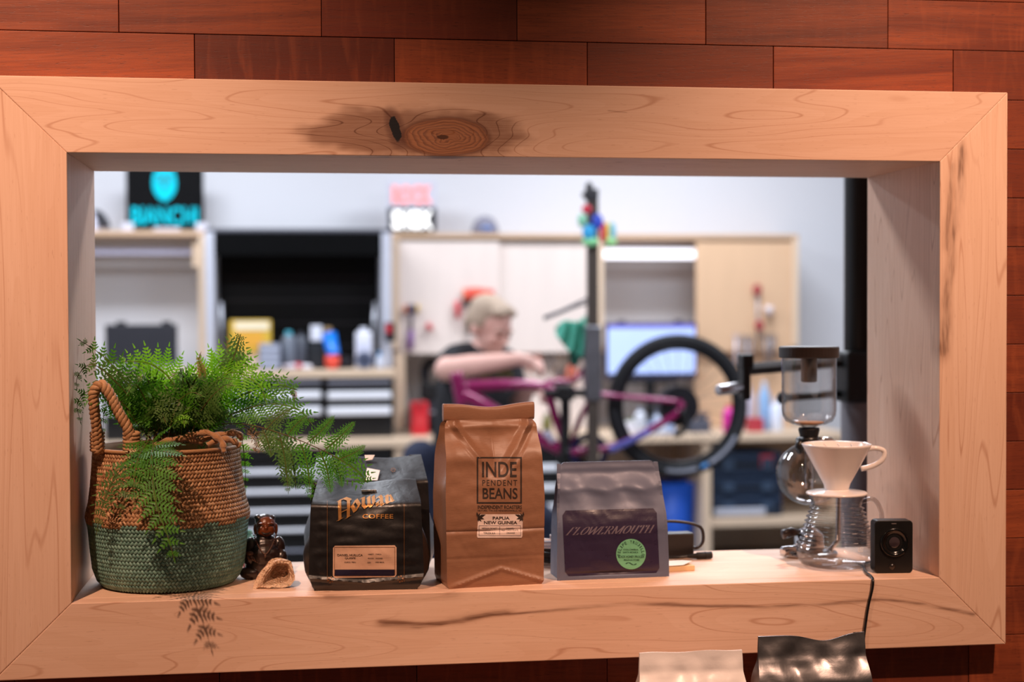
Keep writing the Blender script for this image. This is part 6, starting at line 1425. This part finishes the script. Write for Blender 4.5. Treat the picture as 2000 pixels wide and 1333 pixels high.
# tools on the knotty door
r = hang('torque_wrench', 'long steel wrench with red round end on the knotty door', 'wrench', 1480, 620); ptube(r, [(1479, 575), (1482, 690)], .008, '#a39a9c', 'shaft', .35, .6)
for y in (566, 636):
    mb = MB(); c = at(1479 if y < 600 else 1483, y, YH-.025); mb.lathe([(.018, -.01), (.024, -.006), (.024, .006), (.018, .01), (.008, .01), (.008, -.01), (.018, -.01)], 20, T(c, 0, PI/2), sx=1., sy=1.2); mb.build('ring', mat('#a8323c', .45), r, smooth=True)
for k, (x, y0, y1, c_, lb_) in enumerate(((1437, 660, 735, '#cfcad6', 'pale steel ruler hung on the tool board'), (1450, 662, 720, '#8f8a90', 'dark grey spanner nearest the steel ruler'), (1459, 664, 735, '#a69c9c', 'grey spanner between two darker ones'), (1467, 664, 726, '#7d767c', 'short dark spanner by the red wrench'), (1496, 660, 720, '#8c8588', 'grey spanner with open jaw right of the red wrench'), (1504, 660, 712, '#9b9292', 'pale grey spanner hung last in the row'), (1511, 660, 704, '#857c80', 'shortest spanner at the board edge'))):
    r = thing('spanner', lb_, 'spanner', at(x, y1, YH-.02)); ptube(r, [(x, y0), (x, y1)], .007, c_, 'shaft', .35, .5)
    mb = MB(); c = at(x, y0-3, YH-.018); mb.lathe([(.008, -.004), (.014, -.004), (.014, .004), (.008, .004), (.008, -.004)], 14, T(c, 0, PI/2)); mb.build('ring_end', mat(c_, .35, .5), r)
r = hang('cup_hook', 'small white cup hung on the knotty door', 'cup', 1502, 607); mb = MB(); mb.lathe([(.001, 0), (.018, 0), (.024, .05), (.022, .05), (.016, .004), (.001, .004)], 18, T(at(1502, 616, YH-.03))); mb.build('body', mat('#dccfd0', .4), r, smooth=True)
# teal rags and a hose over the stand
r = thing('shop_rag', 'teal shop rag draped over the stand arm', 'rag', P_(1115, 690, YS+.06))
mb = MB(); rr = [(1088, 640, 30), (1110, 628, 40), (1132, 622, 55)]
def rag(u, v):
    x = 1086+58*u; top = 640-24*u-6*math.sin(u*6); bot = 655+45*u*u+28*math.sin(u*PI)*.8; y = top+(bot-top)*v; return P_(x, y, YS+.05+.04*math.sin(u*17+v*3)*.6)
mb.grid(rag, 26, 14); mb.build('cloth', mat('#58b39c', .9, name='teal_cloth', var=.3, scale=20.), r, smooth=True, solid=.006)
r = thing('shop_rag', 'dark green rag hanging below the teal one', 'rag', P_(1125, 710, YS+.10))
mb = MB(); mb.grid(lambda u, v: P_(1108+34*u+6*v, 645+5*u+ (62+10*math.sin(u*7))*v, YS+.10+.03*math.sin(u*14)), 20, 12); mb.build('cloth', mat('#1f6152', .9, name='green_cloth', var=.4, scale=18.), r, smooth=True, solid=.006)
r = thing('brake_hose', 'thin dark hoses slanting up to the stand post', 'hose', P_(1110, 600, YS+.05))
for k in range(2): mb = MB(); mb.tube(catmull([P_(1062, 620+k*4, YS+.02), P_(1095, 608+k*3, YS+.02), P_(1125, 594+k*5, YS+.02), P_(1150, 582+k*10, YS)], 5), .005, 6); mb.build('hose', mat('#4a4a55', .5), r, smooth=True)

# ------------------------------------------------------------------ bench clutter
Yb = YB+.18
r, _ = boxthing('tool_case', 'bright red upright tool case on the bench', 'case', 803, 787, 836, Yb, .10, '#c9202c', BZ, [('latch', .35, .86, .65, .98, '#7a1a20'), ('label', .2, .3, .8, .6, '#d43a40')])
r, _ = boxthing('parts_tray', 'low mauve tray of small parts beside the red case', 'tray', 862, 812, 905, Yb-.02, .12, '#6e5a68', BZ, [('divider', .08+.18*k, .2, .12+.18*k, 1.3, '#b7a9b8') for k in range(5)])
def vise(px):
    r = thing('bench_vise', 'dark bench vise with raised jaws behind the kraft bag', 'vise', (at(px, 840, Yb+.2).x, Yb+.24, BZ)); 
    MB().box((-.06, -.06, 0), (.06, .06, .05)).build('base', M_dblk, r, bevel=.01, world=False); MB().box((-.04, -.09, .05), (.04, .07, .17)).build('body', mat('#33323a', .5, .3), r, bevel=.012, world=False)
    MB().box((-.07, -.02, .17), (.07, .02, .26)).build('jaw', M_dblk, r, bevel=.01, world=False); MB().box((-.07, -.10, .17), (.07, -.06, .26)).build('jaw', M_dblk, r, bevel=.01, world=False); MB().cyl((-.11, -.13, .11), (.11, -.13, .11), .008, 10).build('handle', M_stl, r, smooth=True, world=False)
vise(848)
r = thing('air_hose', 'dark coiled air hose hung under the wall cabinet', 'hose', at(840, 720, YC+.2))
for k in range(3): mb = MB(); c = at(842+k*6, 728+k*5, YC+.18); mb.tube([c+Vector((.05*math.cos(t), .01*k, .075*math.sin(t))) for t in [2*PI*i/24 for i in range(24)]], .010, 7, closed=True); mb.build('loop', mat('#2b2b33', .6), r, smooth=True)
bts = [(1424, '#d6269a', '#e85b46', 'bright pink bottle with orange base on the bench', .033, 53, YB+.10), (1493, '#8fb4dc', '#c3d4ea', 'tall light blue bottle on the bench', .032, 92, YB+.16), (1517, '#dfe6f4', '#c9cfdd', 'white squeeze bottle beside the tall blue one', .034, 62, YB+.12), (1463, '#cfc7d4', '#a99fae', 'pale lilac bottle behind the tyre', .028, 84, YB+.22),
       (1068, '#6f6a34', '#3a3a22', 'olive green bottle by the mechanic', .026, 42, YB+.12), (1250, '#d8dce6', '#8a96ac', 'white bottle seen through the wheel', .030, 50, YB+.07), (1232, '#7d8468', '#5a5f4a', 'sage green jar seen through the wheel', .034, 30, YB+.14), (1285, '#b9c2d4', '#6f86b4', 'grey blue bottle seen through the spokes', .028, 40, YB+.17)]
for (px, c0, c1, lb_, rr_, hpx, Y) in bts:
    h = hpx*sc_at(px, 800, Y); lathething('bottle', lb_, 'bottle', px, Y, BZ, [(.001, 0), (rr_, 0), (rr_, h*.70), (rr_*.5, h*.86), (rr_*.4, h*.88)], c0, ([(rr_*.45, h*.87), (rr_*.45, h), (.001, h)], c1))
r, _ = boxthing('glove_box', 'pale blue glove carton on the bench behind the wheel', 'box', 1268, 828, 1318, YB+.05, .10, '#9fb4dc', BZ, [('slot', .3, .3, .7, .7, '#dfe6f4')])
r, _ = boxthing('rag_box', 'white tissue box on the bench behind the wheel', 'box', 1214, 826, 1240, YB+.06, .09, '#e4e2ec', BZ)
r, _ = boxthing('parts_bin', 'red shallow parts bin on the bench by the bottles', 'bin', 1464, 818, 1492, YB+.07, .08, '#b63844', BZ)
r, _ = boxthing('parts_bin', 'grey shallow parts bin on the bench by the pink bottle', 'bin', 1345, 822, 1388, YB+.09, .10, '#4c5060', BZ, [('rim', .0, .85, 1., 1.1, '#6b7080')])
r = thing('hub', 'dark grey wheel hub lying beside the parts bin', 'hub', (at(1372, 815, YB+.20).x, YB+.22, BZ)); mb = MB(); mb.lathe([(.001, 0), (.05, 0), (.05, .012), (.024, .02), (.024, .07), (.045, .08), (.045, .09), (.012, .095), (.001, .095)], 24); mb.build('shell', mat('#565a68', .4, .5), r, smooth=True, world=False, bevel=.002)
# under the bench
zs_ = sz
def stackbox(label, y0, y1, extra):
    a = rc(1392, y0, 1530, y1, YB+.06); r = thing('tool_box', label, 'tool box', ((a[0]+a[2])/2, YB+.24, a[1])); W_ = a[2]-a[0]; H_ = a[3]-a[1]
    MB().box((-W_/2, -.17, 0), (W_/2, .17, H_-.001)).build('shell', mat('#0d2540', .5, name='navy_plastic'), r, bevel=.01, seg=3, world=False)
    MB().box((-W_/2*.9, -.176, H_*.42), (W_/2*.9, -.166, H_*.56)).build('seam', mat('#07121f', .5), r, world=False)
    for u in (-.55, .55): MB().box((W_/2*u-.03, -.182, H_*.3), (W_/2*u+.03, -.168, H_*.75)).build('latch', mat('#33465e', .45), r, bevel=.004, world=False)
    return r, W_, H_
zt3 = at(1450, 1010, YB+.06)
ta = rc(1392, 874, 1530, 1009, YB+.06); 
lvls = [(1009, 968, 'navy tool box at the bottom of the stack under the bench'), (968, 928, 'navy tool box in the middle of the stack under the bench'), (928, 874, 'navy tool box with red badge on top of the stack')]
zprev = zs_+.001
for i, (yb2, yt2, lb_) in enumerate(lvls):
    r, W_, H_ = stackbox(lb_, yt2, yb2, 0); r.location.z = zprev; zprev += H_+.0005
    if i == 2: MB().box((W_/2*.36, -.178, H_*.40), (W_/2*.72, -.168, H_*.86)).build('badge', mat('#c22a34', .4), r, world=False); 
    if i == 0: MB().box((-W_/2*.95, -.190, H_*.05), (W_/2*.5, -.165, H_*.45)).build('handle', mat('#b9bcc8', .4), r, bevel=.008, world=False)
r = thing('waste_bin', 'bright blue plastic waste bin under the bench', 'bin', (at(1312, 1000, YB+.2).x, YB+.26, 0)); hb = at(1312, 947, YB+.1).z
mb = MB(); mb.lathe([(.001, .002), (.11, .002), (.14, hb), (.132, hb), (.105, .01), (.001, .01)], 28); mb.build('body', mat('#1457c8', .45), r, smooth=True, world=False)
r, _ = boxthing('storage_crate', 'dark storage crate on the floor under the shelf', 'crate', 1405, 1062, 1560, YB+.12, .30, '#241c1c', 0, h=.16)
